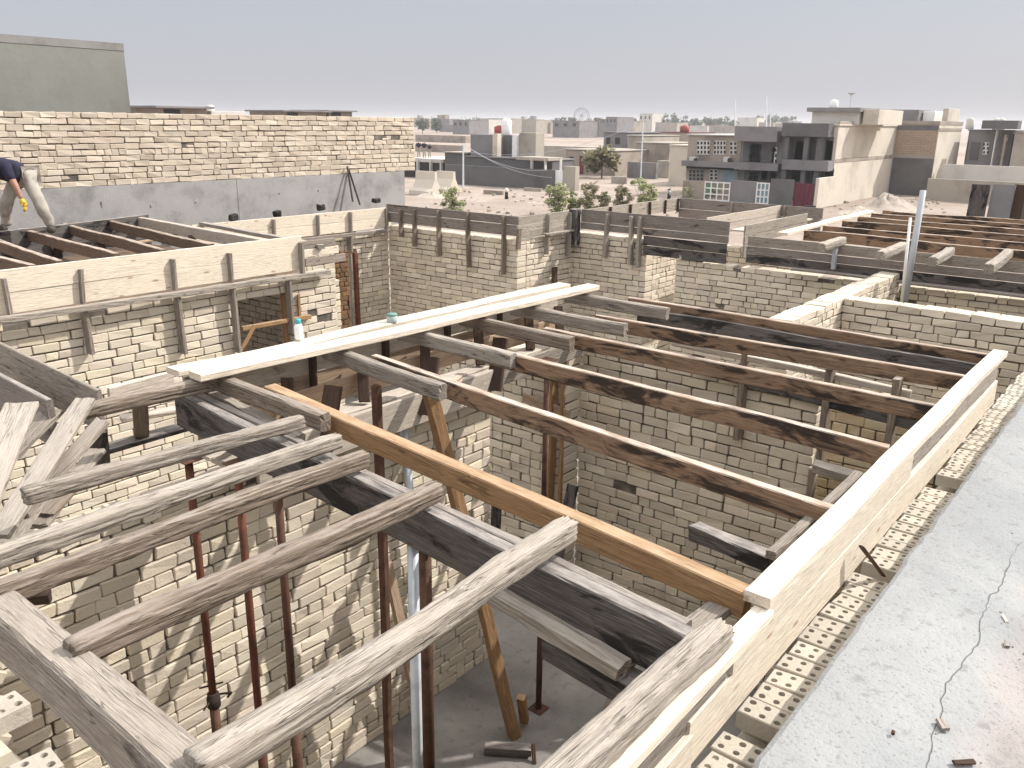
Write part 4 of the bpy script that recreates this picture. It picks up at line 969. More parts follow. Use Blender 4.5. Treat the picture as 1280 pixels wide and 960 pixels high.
# --- row of houses on the right
r, X, Y0, Y1, zt = house('house', 'beige two storey house with two air conditioners and pale grilles on its front', 858, 924.5, 247, 168, 9, 'plaster_tan',
    wins=((871, 888, 176, 193, 'plaster_pale'), (892, 908, 176, 193, 'plaster_pale'), (912, 922, 177, 193, 'plaster_pale'), (858, 924, 207, 210, 'shade_dark', 'painted_shadow'), (861, 880, 212, 226, 'plaster_grey'), (887, 898, 212, 225, 'plaster_pale'), (902, 922, 213, 228, 'blue_paint', 'door')), side='plaster_pale')  # dark strip below the canopy paints the shadow it casts
XH = X
m = MB(); rect(m, X, 856, 925, 203, 207, 0, .6); m.build('canopy', M['plaster_grey'], r)
for p in (868.5, 911):
    m = MB(); rect(m, X, p-4.5, p+4.5, 196, 205.5, 0, .4); o = m.build('air_conditioner', M['plaster_pale'], r)
    m = MB(); c = onx(p+1, 200.5, X-.42); m.tube((X-.43, c.y, c.z), (X-.40, c.y, c.z), .19, n=12); m.build('fan', M['window_dark'], o)
r, X, Y0, Y1, zt = house('house', 'grey two storey house with a recessed balcony and white window grilles', 925, 979, 250, 159, 9, 'plaster_grey', X=XH,
    wins=((928, 970, 177, 205, 'plaster_dark', 'balcony'), (936, 952.5, 180, 202, 'white_paint'), (964, 972, 184, 205, 'white_paint'), (928, 972, 212, 247, 'plaster_dark', 'porch'), (936, 949, 215, 226, 'white_paint'), (952, 960, 213, 224, 'maroon', 'door'), (962, 970, 214, 230, 'shade_dark', 'door')))  # dark balcony and porch panels paint the shade of the recesses
m = MB(); rect(m, X, 924.5, 979, 204.5, 211, 0, 1.0); m.build('balcony_slab', M['plaster_grey'], r)
m = MB(); rect(m, X, 924.5, 979, 158.5, 176, 0, 1.0); m.build('parapet', M['plaster_grey'], r)
r, X, Y0, Y1, zt = house('house', 'dark grey unfinished two storey house with a long cream side wall', 984, 1043, 255, 155, 14, 'plaster_cream', X=XH,
    wins=((984, 1043, 171, 201, 'plaster_dark', 'balcony'), (993, 1008, 177, 201, 'maroon', 'door'), (1031, 1042, 176, 200, 'shade_dark'), (984, 1043, 211, 250, 'plaster_dark', 'porch'), (989, 1004, 213, 226, 'shade_dark'), (1012, 1023, 213, 248, 'shade_dark', 'door'), (1030, 1042, 214, 229, 'shade_dark')), side='plaster_cream')
m = MB(); rect(m, X, 984, 1043.5, 154.5, 170, 0, 1.1); m.build('parapet', M['plaster_dark'], r)
m = MB(); rect(m, X, 984, 1042.5, 201, 211, 0, 1.1); m.build('balcony_slab', M['plaster_grey'], r)
for p in (986, 1010, 1026):
    m = MB(); rect(m, X, p-1.5, p+1.5, 171, 250, .2, .9); m.build('column', M['plaster_dark'], r)
for zz in (2.35, 4.9): cube('slab_band', X+.1, X+13.9, Y0-.03, Y0+.1, zz, zz+.28, 'plaster_tan', r)
XS = X; YS = Y0
# penthouse
P = onx(1015, 145, X+3); Q = onx(1073, 145, X+3)
zp = onx(1040, 134.5, X+3).z
cube('penthouse', X+3, X+10, Q.y, P.y, zt, zp-.3, 'plaster_pale', r)
cube('penthouse_roof', X+2.6, X+10.2, Q.y-.2, P.y+.3, zp-.297, zp, 'plaster_grey', r)
P2 = onx(1098, 145, X+3)
cube('stair_head', X+3.4, X+9.5, Q.y-1.3, Q.y-.21, zt, zp-.12, 'plaster_cream', r)
m = MB(); c = Vector((X+5, (P.y*.75+Q.y*.25), zp)); m.lathe(c, [(.3, 0), (.32, .08), (.32, .5), (.1, .6)], 12); m.build('water_tank', M['white_paint'], r, True)
m = MB(); m.tube(c+Vector((0, -1.2, 0)), c+Vector((0, -1.2, .9)), .025); m.lathe(c+Vector((0, -1.2, .9)), [(.03, 0), (.28, .14), (.3, .16)], 12); m.build('satellite_dish', M['plaster_pale'], r)
# recess block
t = empty('house', (XS+14, YS-3, GZ), 'tall tan brick house with a grey base, right of the long cream side wall', 'house')
XB = XS+14.2; YB = onx(1168, 200, XB).y; zb = onx(1136, 151, XB).z
cube('wall', XB+.02, XB+8, YB, YS+5, GZ-.3, zb-.3, 'plaster_cream', t)
for z0, z1, mt in ((GZ, 2.4, 'plaster_dark'), (2.403, 2.75, 'plaster_tan'), (2.753, 4.6, 'brick_tan'), (4.603, 4.95, 'plaster_dark'), (4.953, zb-.31, 'brick_dusty')):
    cube('wall_band', XB, XB+.1, YB+.03, YS-.02, z0, z1, {'brick_tan': 'tan_brick', 'brick_dusty': 'dusty_tan_brick'}.get(mt, mt), t)
cube('roof', XB-.02, XB+8.1, YB-.03, YS+5, zb-.297, zb, 'plaster_tan', t)
cube('slab_band', XB+.1, XB+7.9, YB-.04, YB+.1, 4.55, 4.8, 'plaster_tan', t)
P = onx(1183, 145, XB+2.5)
cube('stair_head', XB+2.5, XB+6.5, YB+.05, P.y+.3, zb, zb+1.0, 'plaster_cream', t)
cube('roof_room', XB+2, XB+6, YB+2.2, YB+5.5, zb, zb+.9, 'plaster_grey', t)
cube('roof_room', XB+3, XB+6, YB+1.2, YB+2.1, zb, zb+.8, 'white_paint', t)
for dy in (6.2, 8.5): cube('roof_room', XB+3, XB+6, YB+dy, YB+dy+1.6, zb, zb+.55, 'plaster_tan', t)
# right-most house
r, X, Y0, Y1, zt = house('house', 'grey house with white columns at the far right, under a dark flat roof', 1206, 1262, 232, 162, 9, 'plaster_grey', X=XB+7,
    wins=((1206, 1211, 176, 202, 'shade_dark', 'door'), (1228, 1237, 178, 193, 'white_paint'), (1211, 1226, 178, 200, 'plaster_dark', 'recess')))  # flat dark panel paints the shade of a recess
m = MB(); rect(m, X, 1232, 1278, 151, 161, .1, 1.8); m.build('canopy', M['plaster_dark'], r)
m = MB(); rect(m, X, 1240, 1250, 161, 215, .4, 1.2); m.build('column', M['white_paint'], r)
m = MB(); rect(m, X, 1251, 1262, 168, 215, .3, 1.1); m.build('column', M['plaster_tan'], r)
for p in (1212, 1245, 1251): 
    c = onx(p, 160, X+4); m = MB(); m.lathe((X+4, c.y, zt), [(.3, 0), (.35, .1), (.35, .8), (.1, 1.0)], 10); m.build('water_tank', M['plaster_pale'], r, True)
house('house', 'pale beige house cut by the right edge of the view', 1263, 1330, 232, 165, 9, 'plaster_beige', X=XB+6)
def yard_wall(label, px0, px1, yb, yt, mat, X=None, thick=.2, name='yard_wall', cat='wall', ln=None, gz=GZ):
    X, Y0, Y1, zt = site(px0, px1, yb, yt, gz, X)
    m = MB(); m.cbox((X+thick/2, (Y0+Y1)/2, (gz-.2+zt)/2), (thick, Y1-Y0, zt-gz+.2), .01)
    return tag(m.build(name, M[mat]), label, cat)
XG = XH-3.2
yard_wall('tan yard wall with green bushes at its foot, left of the white gate', 853, 880, 248, 226, 'plaster_tan', XG)
yard_wall('dark grey yard wall between the white gate and the blue gate', 913, 945, 250, 226, 'plaster_grey', XG)
yard_wall('dark grey sheet gate between the blue gate and the maroon gate', 962, 991, 254, 224, 'plaster_dark', XG, .1, 'gate', 'gate')
def gate(label, px0, px1, yt, yb, mat, fill=None, nb=4):
    X, Y0, Y1, zt = site(px0, px1, yb, yt, GZ, XG)
    r = empty('gate', (X, (Y0+Y1)/2, GZ), label, 'gate'); m = MB()
    for k in range(nb+1): y = Y0+(Y1-Y0)*k/nb; m.box(X-.03, X+.03, y-.04, y+.04, GZ, zt)
    for k in range(4): z = GZ+.1+(zt-GZ-.16)*k/3; m.box(X-.025, X+.025, Y0, Y1, z-.04, z+.04)
    m.build('frame', M[mat], r)
    if fill: cube('panel', X+.03, X+.06, Y0, Y1, GZ, zt-.1, fill, r)
gate('white barred yard gate in front of the beige house', 881, 912, 227, 248, 'white_paint', None, 4)
gate('narrow pale blue gate with white bars in front of the grey house', 946, 961, 228, 249, 'white_paint', 'blue_paint', 3)
gate('maroon barred gate in front of the dark unfinished house', 993, 1016, 229, 253, 'maroon', 'maroon', 4)
P = onz(958, 249, GZ); m = MB(); m.lathe(P, [(.28, 0), (.32, .1), (.36, .95), (.3, 1.0)], 12); tag(m.build('barrel', M['pink'], smooth=True), 'pink plastic barrel standing by the pale blue gate', 'barrel')
P = onz(884, 247, GZ); m = MB(); m.lathe(P, [(.3, 0), (.36, .1), (.4, .9), (.32, .95)], 12); tag(m.build('barrel', M['green_paint'], smooth=True), 'green barrel standing at the left post of the white gate', 'barrel')
# front wing wall of the cream side wall
P = onz(1030, 257, GZ)
o = cube('yard_wall', XS-3.4, XS-.02, YS-.25, YS-.02, GZ, 1.45, 'plaster_cream'); tag(o, 'low cream wing wall at the front corner of the dark unfinished house', 'wall')
yard_wall('long low cream wall with a band of shade at its foot, on the right', 1158, 1300, 250, 226, 'plaster_beige', XB-3, .3)
yard_wall('pale broken block wall behind the long low cream wall', 1176, 1290, 236, 207, 'plaster_pale', XB+1, .3)
# --- middle cluster
r, X, Y0, Y1, zt = house('house', 'long dark grey house with a taller block on its roof, centre of the plain', 583, 690, 231, 197, 3.2, 'plaster_dark', side='plaster_grey')
XM = X
cube('roof_block', X+1, X+3, onx(619, 180, X+1).y, onx(588, 180, X+1).y, zt, onx(600, 168, X+1).z, 'plaster_grey', r)
cube('pillar', X+.6, X+1.2, onx(625, 180, X+1).y, onx(619, 180, X+1).y, zt, onx(620, 167, X+1).z, 'plaster_cream', r)  # both pillars and the beige block have their sunlit look put into the colour
cube('roof_block', X+2.2, X+3, onx(641, 180, X+2).y, onx(625.5, 180, X+2).y, zt, onx(632, 169, X+2).z, 'plaster_dark', r)
cube('pillar', X+1, X+1.8, onx(646, 180, X+1).y, onx(640, 180, X+1).y, zt, onx(642, 168, X+1).z, 'white_paint', r)
cube('roof_block', X+1.3, X+2.6, onx(667, 180, X+1).y, onx(646.5, 180, X+1).y, zt, onx(656, 166, X+1).z, 'plaster_beige', r)
c = Vector((X+3, onx(625, 165, X+3).y, onx(632, 170, X+3).z)); m = MB(); m.lathe(c, [(.5, 0), (.55, .1), (.55, .8), (.2, .95)], 12); m.build('water_tank', M['red_plastic'], r, True)
c = Vector((X+3, onx(633, 165, X+3).y, onx(632, 169, X+3).z)); m = MB(); m.lathe(c, [(.45, 0), (.5, .1), (.5, 1.3), (.2, 1.5)], 12); m.build('water_tank', M['white_paint'], r, True)
cube('canopy', X-2.2, X, onx(704, 200, X).y, onx(664, 200, X).y, onx(690, 200, X).z, onx(690, 196, X).z, 'plaster_beige', r)
for p in (666, 683, 702):
    m = MB(); rect(m, X-2, p-.8, p+.8, 199, 230, 0, .3); m.build('column', M['plaster_pale'], r)
yard_wall('dark grey yard wall in front of the long dark grey house', 556, 692, 233, 209, 'plaster_dark', XM-2.6)
house('house', 'low dark wing with a pale roof edge, left of the long dark grey house', 556, 584, 226, 190, 6, 'plaster_dark', X=XM+1, side='plaster_beige')
yard_wall('small white barred gate beside the long dark grey house', 694, 703, 231, 213, 'white_paint', XM-2.4, .08, 'gate', 'gate')
yard_wall('short wall painted pale as sunlit, right of the small white gate', 704, 719, 231, 208, 'plaster_beige', XM-2.4, .6)  # sunlight on this wall is put into its paler render
house('house', 'low brown house with a pale flat roof edge, behind the dusty tree', 707, 769, 219, 187, 8, 'plaster_tan', side='plaster_beige', wins=((712, 717, 196, 206, 'shade_dark'), (724, 730, 195, 217, 'maroon', 'door')))
yard_wall('long pale roofed wall behind the low brown house', 648, 772, 205, 183, 'plaster_beige', None, 5)
house('house', 'small grey block standing above the low brown house', 754, 783, 212, 165, 8, 'plaster_grey', wins=((758, 763, 172, 180, 'shade_dark'), (769, 775, 172, 180, 'shade_dark')))
house('house', 'sunlit part of the small grey block with a white water tank, painted pale', 783.5, 802, 214, 169, 9, 'plaster_beige')  # lit part of the grey block as its own box, sun put into the colour
house('house', 'brown brick house in front of the reddish roof', 794, 836, 218, 178, 8, 'plaster_tan', side='plaster_beige', wins=((800, 806, 186, 195, 'shade_dark'),))
yard_wall('low grey wall in front of the brown brick house', 784, 820, 223, 203, 'plaster_grey', None, .5)
yard_wall('end of the low grey wall, painted paler as if sunlit', 820.5, 836, 222, 201, 'plaster_beige', None, 1.)  # same wall in a paler render, the sun painted in
house('house', 'sunlit side of the brown brick house, painted cream, beside the beige house', 836.5, 860, 232, 181, 8, 'plaster_cream')  # lit face of the brown house as a separate box, sunlight in its cream colour
r, X, Y0, Y1, zt = house('house', 'flat reddish roofed house with a red water tank', 816, 862, 196, 165, 9, 'plaster_tan', side='maroon')
c = Vector((X+2, onx(856, 160, X+2).y, zt)); m = MB(); m.lathe(c, [(.7, 0), (.8, .1), (.8, .9), (.2, 1.2)], 12); m.build('water_tank', M['red_plastic'], r, True)
for (a, b, yb, yt, mt, lb) in ((604, 628, 243, 238, 'plaster_tan', 'low unfinished brown wall stub on the dirt ground, left of the white topped post'), (655, 676, 240, 235, 'plaster_beige', 'low unfinished pale wall stub on the dirt ground, right of the white topped post'),
        (726, 748, 237, 231, 'plaster_tan', 'low brown wall stub before the dusty tree'), (764, 783, 229, 221, 'plaster_beige', 'low pale wall stub right of the dusty tree')):
    yard_wall(lb, a, b, yb, yt, mt)
heap_spots = ((600, 252, 40, 3, 'flat spoil heap below the long dark grey house'), (668, 254, 46, 3, 'flat spoil heap left of the row of bushes'), (770, 246, 60, 3, 'flat spoil heap behind the row of bushes'))
yard_wall('dry brown yard wall left of the low dark wing', 519, 578, 190, 181, 'plaster_tan', None, .4)
yard_wall('long brown bank far behind the dark wing', 519, 582, 178, 169, 'plaster_tan', None, 3.)
# slab roof with three people
r, X, Y0, Y1, zt = house('shelter', 'low slab roof on posts at the end of the parapet, with three people on it', 505, 554, 222, 198, 5, 'shade_dark', cat='shelter', side='plaster_pale', parapet=.9)  # dark body under the slab is painted shade
for p in (524, 540, 553):
    m = MB(); rect(m, X, p-.7, p+.7, 200, 222, .0, .3); m.build('post', M['plaster_pale'], r)
for p, d_, lb in ((523.5, 1.5, 'person standing on the slab roof, left one of three'), (530.5, 1.0, 'person standing on the slab roof, middle one of three'), (537, 2., 'shorter looking person on the slab roof, right one of three')):
    Y = onx(p, 190, X+d_).y
    person((X+d_, Y, zt), _R, _U, _D, STAND, lb, .95 if p < 535 else .8, False)
P = onz(633, 249, GZ); r = empty('marker_post', P, 'short black post with a white top standing alone on the dirt ground', 'post')
m = MB(); m.lathe(P, [(.13, 0), (.12, .5), (.12, .52)], 10); m.build('post', M['rubber'], r, True)
m = MB(); m.lathe(P+Vector((0, 0, .523)), [(.125, 0), (.13, .2), (.06, .27)], 10); m.build('top', M['white_paint'], r, True)
# concrete barriers
for (p0, p1, yb, yt, lb) in ((521, 545, 243, 214, 'flared concrete barrier, left and paler of the two at the parapet end'), (547, 568, 240, 214, 'flared concrete barrier, right one of the two at the parapet end')):
    X, Y0, Y1, zt = site(p0, p1, yb, yt); h = zt-GZ; m = MB()
    pr = [(-1., 0), (-.95, .18), (-.5, .3), (-.16, .65), (-.12, 1), (.12, 1), (.16, .65), (.5, .3), (.95, .18), (1., 0)]
    vs = [(X+a*.9, y, GZ+b*h) for y in (Y0, Y1) for a, b in pr]; k = len(pr)
    m.add(vs, [(i, i+1, k+i+1, k+i) for i in range(k-1)]+[tuple(range(k)), tuple(range(2*k-1, k-1, -1))])
    tag(m.build('concrete_barrier', M['plaster_cream']), lb, 'barrier', 'concrete barriers')
# --- distant row
FARH = [(566, 586, 168, 150, 'plaster_grey'), (587, 599, 167, 152, 'plaster_tan'), (600, 611, 167, 149, 'plaster_pale'), (612, 634, 166, 148, 'plaster_beige'), (636, 650, 166, 150, 'plaster_tan'), (652, 670, 167, 150, 'plaster_beige'),
        (672, 688, 167, 153, 'plaster_tan'), (691, 724, 172, 151, 'plaster_grey'), (726, 748, 171, 153, 'plaster_dark'), (750, 756, 170, 149, 'plaster_dark'), (757, 771, 172, 146, 'plaster_grey'), (775, 789, 170, 151, 'plaster_tan'), (799, 815, 166, 142, 'plaster_pale'),
        (819, 846, 168, 153, 'plaster_beige'), (862, 884, 170, 157, 'plaster_pale'), (886, 922, 171, 157, 'plaster_beige'), (921, 946, 166, 147, 'plaster_pale'), (948, 966, 167, 153, 'plaster_tan'), (968, 984, 168, 155, 'plaster_beige')]
DESC = ['grey block with open windows', 'small tan block', 'narrow white block', 'wide beige block', 'tan block', 'beige block', 'low tan block', 'wide grey block', 'dark grey block', 'narrow dark tower block', 'tall grey block', 'tan block', 'tall pale block', 'low beige block', 'pale low block', 'long beige block', 'pale block', 'tan block', 'beige block']
BES = ['at the left end of the skyline', 'right of the grey block with open windows', 'beside the small tan block', 'behind the red water tank roof', 'just right of the wide beige block', 'above the long pale roofed wall', 'left of the wide grey block', 'below the ferris wheel', 'right of the ferris wheel', 'left of the tall grey block', 'above the small grey block', 'right of the tall grey block', 'behind the white water tank', 'left of the red water tank', 'behind the beige house roof', 'above the beige house', 'above the grey house balcony', 'left of the dark unfinished house', 'touching the dark unfinished house']
for i, (a, b, yb, yt, mt) in enumerate(FARH):
    w_ = [(a+(b-a)*(k+.25)/3, a+(b-a)*(k+.65)/3, yt+3, yt+7, 'shade_dark') for k in range(3)] if i in (0, 3, 7, 10, 12) else []
    house('distant_house', 'distant '+DESC[i]+' '+BES[i], a, b, yb, yt, 12, mt, wins=w_, group='distant houses on the skyline')
for (a, b, yt, Y, lb) in ((199, 258, 132, 60, 'dark flat roof with a pale wall just showing above the parapet'), (356, 408, 137.5, 75, 'thin grey roof showing above the middle of the parapet'), (411, 440, 137.5, 75, 'thin pale roof showing above the right half of the parapet')):
    p = ony(a, yt, Y); q = ony(b, yt, Y)
    r = empty('distant_house', (p.x, Y, 0), lb, 'house'); cube('wall', p.x, q.x, Y, Y+6, GZ, p.z-.163, 'plaster_tan', r); cube('roof', p.x-.6, q.x+.3, Y-.6, Y+6, p.z-.16, p.z, 'plaster_grey', r)
    cube('window', p.x+.3, p.x+1.6, Y-.05, Y+.1, p.z-.75, p.z-.25, 'window_dark', r)
    if a < 300:
        c = ony(272, 136, Y+1); m = MB(); m.lathe((c.x, Y+2, c.z-1.2), [(.3, 0), (.34, .1), (.34, 1.35), (.2, 1.5)], 12); m.build('water_tank', M['plaster_pale'], r, True)
        cube('roof_room', q.x+.35, q.x+3.4, Y, Y+5, GZ, p.z-.3, 'plaster_pale', r)
rs = random.Random(77); m = MB(); m2 = MB(); m3 = MB()
for k in range(150):
    px = rs.uniform(518, 1000); yb = rs.uniform(156.5, 165); P = onz(px, yb, GZ); w_ = rs.uniform(5, 13); h = rs.choice([3, 3.4, 3.8, 6.2, 6.8]); d_ = rs.uniform(6, 11)
    (m, m2, m3)[k % 3].box(P.x, P.x+d_, P.y-w_/2, P.y+w_/2, GZ, GZ+h)
    if h > 5 and rs.random() < .6: (m, m2, m3)[(k+1) % 3].box(P.x+1, P.x+4, P.y-1.5, P.y+1.5, GZ+h, GZ+h+2)
for q, mt, lb in ((m, 'plaster_tan', 'brown'), (m2, 'plaster_beige', 'pale'), (m3, 'plaster_grey', 'grey')):
    tag(q.build('far_town', M[mt]), 'hazy mass of low '+lb+' buildings far off along the skyline', 'town', kind='stuff')
m = MB()
for k in range(90):
    px = rs.uniform(518, 1010); P = onz(px, rs.uniform(155.5, 160), GZ); h = rs.uniform(4, 8.5); w_ = rs.uniform(2.5, 6)
    for _ in range(38):
        v = Vector((rs.gauss(0, .5)*w_, rs.gauss(0, .5)*w_, h*(.55+.22*rs.gauss(0, 1)))); a = Vector((rs.gauss(0, 1), rs.gauss(0, 1), rs.gauss(0, 1))).normalized()*.8; b_ = a.orthogonal()*.7; p = P+v
        m.add([p-a, p+b_, p+a, p-b_], [(0, 1, 2, 3)])
tag(m.build('far_trees', M['leaf_dark']), 'hazy dark belt of far trees along the skyline', 'tree belt', kind='stuff')
# ferris wheel, poles, masts, wires
fd = ray(727, 145); C = EYE+fd*520
r = empty('ferris_wheel', (C.x, C.y, GZ), 'faint ferris wheel standing on the hazy skyline', 'ferris wheel')
m = MB(); ax = Vector((fd.x, fd.y, 0)).normalized(); e1 = Vector((-ax.y, ax.x, 0)); R0 = 4.6
pts = [C+e1*(R0*math.cos(t*math.pi/14))+Vector((0, 0, R0*math.sin(t*math.pi/14))) for t in range(29)]
m.path(pts, .2, 5); m.path([C+(p-C)*.8 for p in pts], .1, 5)
for t in range(0, 28, 2): m.tube(C, pts[t], .09, n=4)
m.build('wheel', M['plaster_grey'], r)
m = MB(); m.tube(C, (C.x+e1.x*3, C.y+e1.y*3, GZ), .15); m.tube(C, (C.x-e1.x*3, C.y-e1.y*3, GZ), .15); m.build('stand', M['galv'], r)
m = MB()
for t in range(0, 28, 2): m.tube(pts[t], pts[t]-Vector((0, 0, .5)), .22, n=6)
m.build('cabin', M['galv'], r)
def mast(name, label, px, yb, yt, r0, mat, gz=GZ, dist=None, lean=0, cat='pole'):
    P = onz(px, yb, gz); dep = (P-EYE).dot(FW); Q = EYE+ray(px+lean, yt)*dep
    m = MB(); m.tube(P-Vector((0, 0, .3)), (Q.x, Q.y, Q.z), r0, r0*.7, 8); return tag(m.build(name, M[mat]), label, cat), Q
_, q1 = mast('utility_pole', 'grey steel utility pole in front of the low dark wing', 579, 234, 180, .09, 'galv')
m0, q2 = mast('utility_pole', 'thin leaning utility pole in front of the low grey wall', 800, 240, 152, .07, 'galv', lean=4)
mast('radio_mast', 'slender radio mast above the pale block', 919, 168, 126, .5, 'galv', cat='mast')
mast('radio_mast', 'tallest radio mast on the skyline, left of the dark unfinished house', 958, 168, 121, .55, 'galv', cat='mast')
mast('radio_mast', 'shorter radio mast just right of the tallest one', 963, 168, 130, .4, 'galv', cat='mast')
mast('radio_mast', 'thin mast above the parapet, left of the skyline', 332, 150, 122, .12, 'galv', cat='mast')
m = MB()
def wire(a, b, sag):
    pts = [a.lerp(b, k/10)-Vector((0, 0, sag*4*(k/10)*(1-k/10))) for k in range(11)]; m.path(pts, .018, 4)
wire(q1, onx(694, 212, XM-2.4), .8); wire(q1, onx(690, 222, XM-2.6), .6); wire(q1-Vector((0, 0, .6)), q2, 1.2)
tag(m.build('overhead_wire', M['galv']), 'thin sagging overhead wires from the steel pole to the long dark grey house', 'wire')
# plants
def bush(px, yb, hpx, wpx, label, mat='leaf', n=260, group='bushes on the waste ground', gz=GZ, name='bush', leaf=.10):
    P = onz(px, yb, gz); dep = (P-EYE).dot(FW); h = 1.12*hpx*dep/F; w_ = 1.18*wpx*dep/F/2
    r = empty(name, P, label, name, group); m = MB(); rs = random.Random(int(px*7)); st = MB()
    cl = [(Vector((rs.gauss(0, .42)*w_, rs.gauss(0, .42)*w_, h*rs.uniform(.05, .95))), w_*rs.uniform(.22, .45)) for _ in range(30)]
    for c, _ in cl: st.tube(P, P+c, .014, .006, 5)
    for _ in range(n):
        c, q = rs.choice(cl); v = Vector((rs.gauss(0, 1), rs.gauss(0, 1), rs.gauss(0, 1))); v = v.normalized()*q*rs.random()**.4
        v.z *= .8; p = P+c+v; s_ = leaf*rs.uniform(.6, 1.5)*max(1, h/1.2)
        a = Vector((rs.gauss(0, 1), rs.gauss(0, 1), rs.gauss(0, 1))).normalized(); b_ = a.orthogonal().normalized()
        m.add([p-a*s_, p+b_*s_*.45, p+a*s_, p-b_*s_*.45], [(0, 1, 2, 3)])
    m.build('foliage', M[mat], r, origin=P); st.build('stem', M['bark'], r, origin=P)
for (px, yb, h, w_, lb) in ((566, 268, 30, 26, 'leafy green bush behind the dark form, below the concrete barriers'), (697, 268, 34, 28, 'largest dark green bush behind the centre form, leftmost of the row'), (715, 266, 26, 16, 'narrow bush right of the largest one'),
        (738, 266, 32, 26, 'pale olive bush in the middle of the row'), (757, 264, 24, 14, 'thin small bush right of the pale olive one'), (778, 262, 28, 20, 'greyish bush second from the right of the row'), (804, 260, 32, 26, 'bright green bush at the right end of the row')):
    bush(px, yb, h, w_, lb, 'leaf' if px not in (738, 778, 757) else 'leaf_dusty', 1100, leaf=.07)
bush(490, 262, 30, 26, 'green shrub growing under the end of the concrete band', 'leaf', 900, None)
bush(868, 249, 12, 40, 'bright green weeds at the foot of the tan yard wall', 'leaf', 700, None)
def tree(px, yb, yt, wpx, label, mat='leaf_dark', gz=GZ, group=None, n=420, trunk=True):
    P = onz(px, yb, gz); dep = (P-EYE).dot(FW); h = (yb-yt)*dep/F; w_ = wpx*dep/F/2
    r = empty('tree', P, label, 'tree', group); rs = random.Random(int(px*13)); m = MB(); tk = MB()
    tk.tube(P-Vector((0, 0, .3)), P+Vector((0, 0, h*.55)), .035*h, .015*h, 7)
    cl = [(Vector((rs.gauss(0, .42)*w_, rs.gauss(0, .42)*w_, h*rs.uniform(.4, .88))), w_*rs.uniform(.3, .5)) for _ in range(11)]
    for c, _ in cl: tk.tube(P+Vector((0, 0, h*.4)), P+c, .012*h, .005*h, 5)
    for _ in range(n):
        c, q = rs.choice(cl); v = Vector((rs.gauss(0, 1), rs.gauss(0, 1), rs.gauss(0, .8))).normalized()*q*rs.random()**.45
        p = P+c+v; s_ = w_*.16*rs.uniform(.6, 1.5); a = Vector((rs.gauss(0, 1), rs.gauss(0, 1), rs.gauss(0, 1))).normalized(); b_ = a.orthogonal().normalized()
        m.add([p-a*s_, p+b_*s_*.55, p+a*s_, p-b_*s_*.55], [(0, 1, 2, 3)])
    m.build('crown', M[mat], r, origin=P); tk.build('trunk', M['bark'], r, origin=P)
tree(752, 223, 188, 46, 'dusty olive tree in front of the low brown house', 'leaf_dusty', n=700)
TR = [(528, 167, 150, 22), (546, 166, 149, 24), (704, 166, 146, 10), (716, 166, 147, 12), (745, 166, 147, 12), (792, 166, 148, 14), (826, 166, 148, 16), (843, 166, 142, 20), (853, 165, 145, 12), (870, 166, 149, 18), (886, 166, 146, 20), (897, 166, 147, 16), (912, 166, 146, 18), (952, 165, 145, 14), (962, 165, 144, 18), (979, 165, 146, 16), (990, 165, 144, 10), (583, 166, 151, 20), (660, 166, 150, 14), (775, 166, 149, 12)]
TL = ['farthest left, beside the parapet', 'second from the parapet', 'left of the ferris wheel', 'just left under the ferris wheel', 'just right of the ferris wheel', 'left of the tall pale block', 'right of the tall pale block',
      'large one above the red water tank', 'right of the large one above the red tank', 'above the beige house roof, leftmost', 'above the beige house roof, second', 'above the beige house roof, third', 'above the beige house roof, left of the first mast',
      'left under the tallest mast', 'right under the tallest mast', 'between the tallest mast and the dark house', 'touching the dark unfinished house', 'above the grey block with open windows', 'above the wide beige block', 'right of the tall grey block']
for i, (px, yb, yt, w_) in enumerate(TR):
    tree(px, yb, yt, w_, 'distant hazy tree on the skyline, number counted by its place between the far houses' if False else 'distant tree on the skyline, '+TL[i], 'leaf_dark', group='trees on the skyline', n=420)
# heaps, rubble, vehicles
def heap(px, yb, wpx, hpx, label, mat='soil', seed=1, name='sand_heap'):
    P = onz(px, yb, GZ); dep = (P-EYE).dot(FW); w_ = wpx*dep/F/2; h = hpx*dep/F; m = MB(); vs = [(P.x, P.y, GZ+h)]; n = 28; fs = []
    for j in range(1, 9):
        for i in range(n):
            t = 2*math.pi*i/n; rr = w_*j/8*(1+.25*noise.noise((math.cos(t)*1.4, math.sin(t)*1.4, seed))); z = h*(1-j/8)**1.15*(1+.5*noise.noise((math.cos(t)*2, math.sin(t)*2, j*.5+seed)))
            vs.append((P.x+rr*math.cos(t), P.y+rr*math.sin(t), GZ-.05+z))
    fs += [(0, 1+i, 1+(i+1) % n) for i in range(n)]
    for j in range(7):
        for i in range(n): fs.append((1+j*n+i, 1+(j+1)*n+i, 1+(j+1)*n+(i+1) % n, 1+j*n+(i+1) % n))
    m.add(vs, fs); tag(m.build(name, M[mat], smooth=True), label, 'heap')
heap(1108, 262, 90, 20, 'pale sand heap in front of the shaded tan house')
heap(1075, 268, 70, 10, 'low rubble heap at the foot of the cream side wall', 'rubble', 4, 'rubble_heap')
heap(700, 246, 60, 4, 'low spoil mound on the dirt ground behind the bushes', 'soil', 7, 'spoil_heap')
for q, (a, b, c, d, lb) in enumerate(heap_spots): heap(a, b, c, d, lb, 'soil', 20+q, 'spoil_heap')
heap(540, 246, 50, 7, 'rubble spread at the foot of the concrete barriers', 'rubble', 9, 'rubble_heap')
rs = random.Random(3); m = MB()
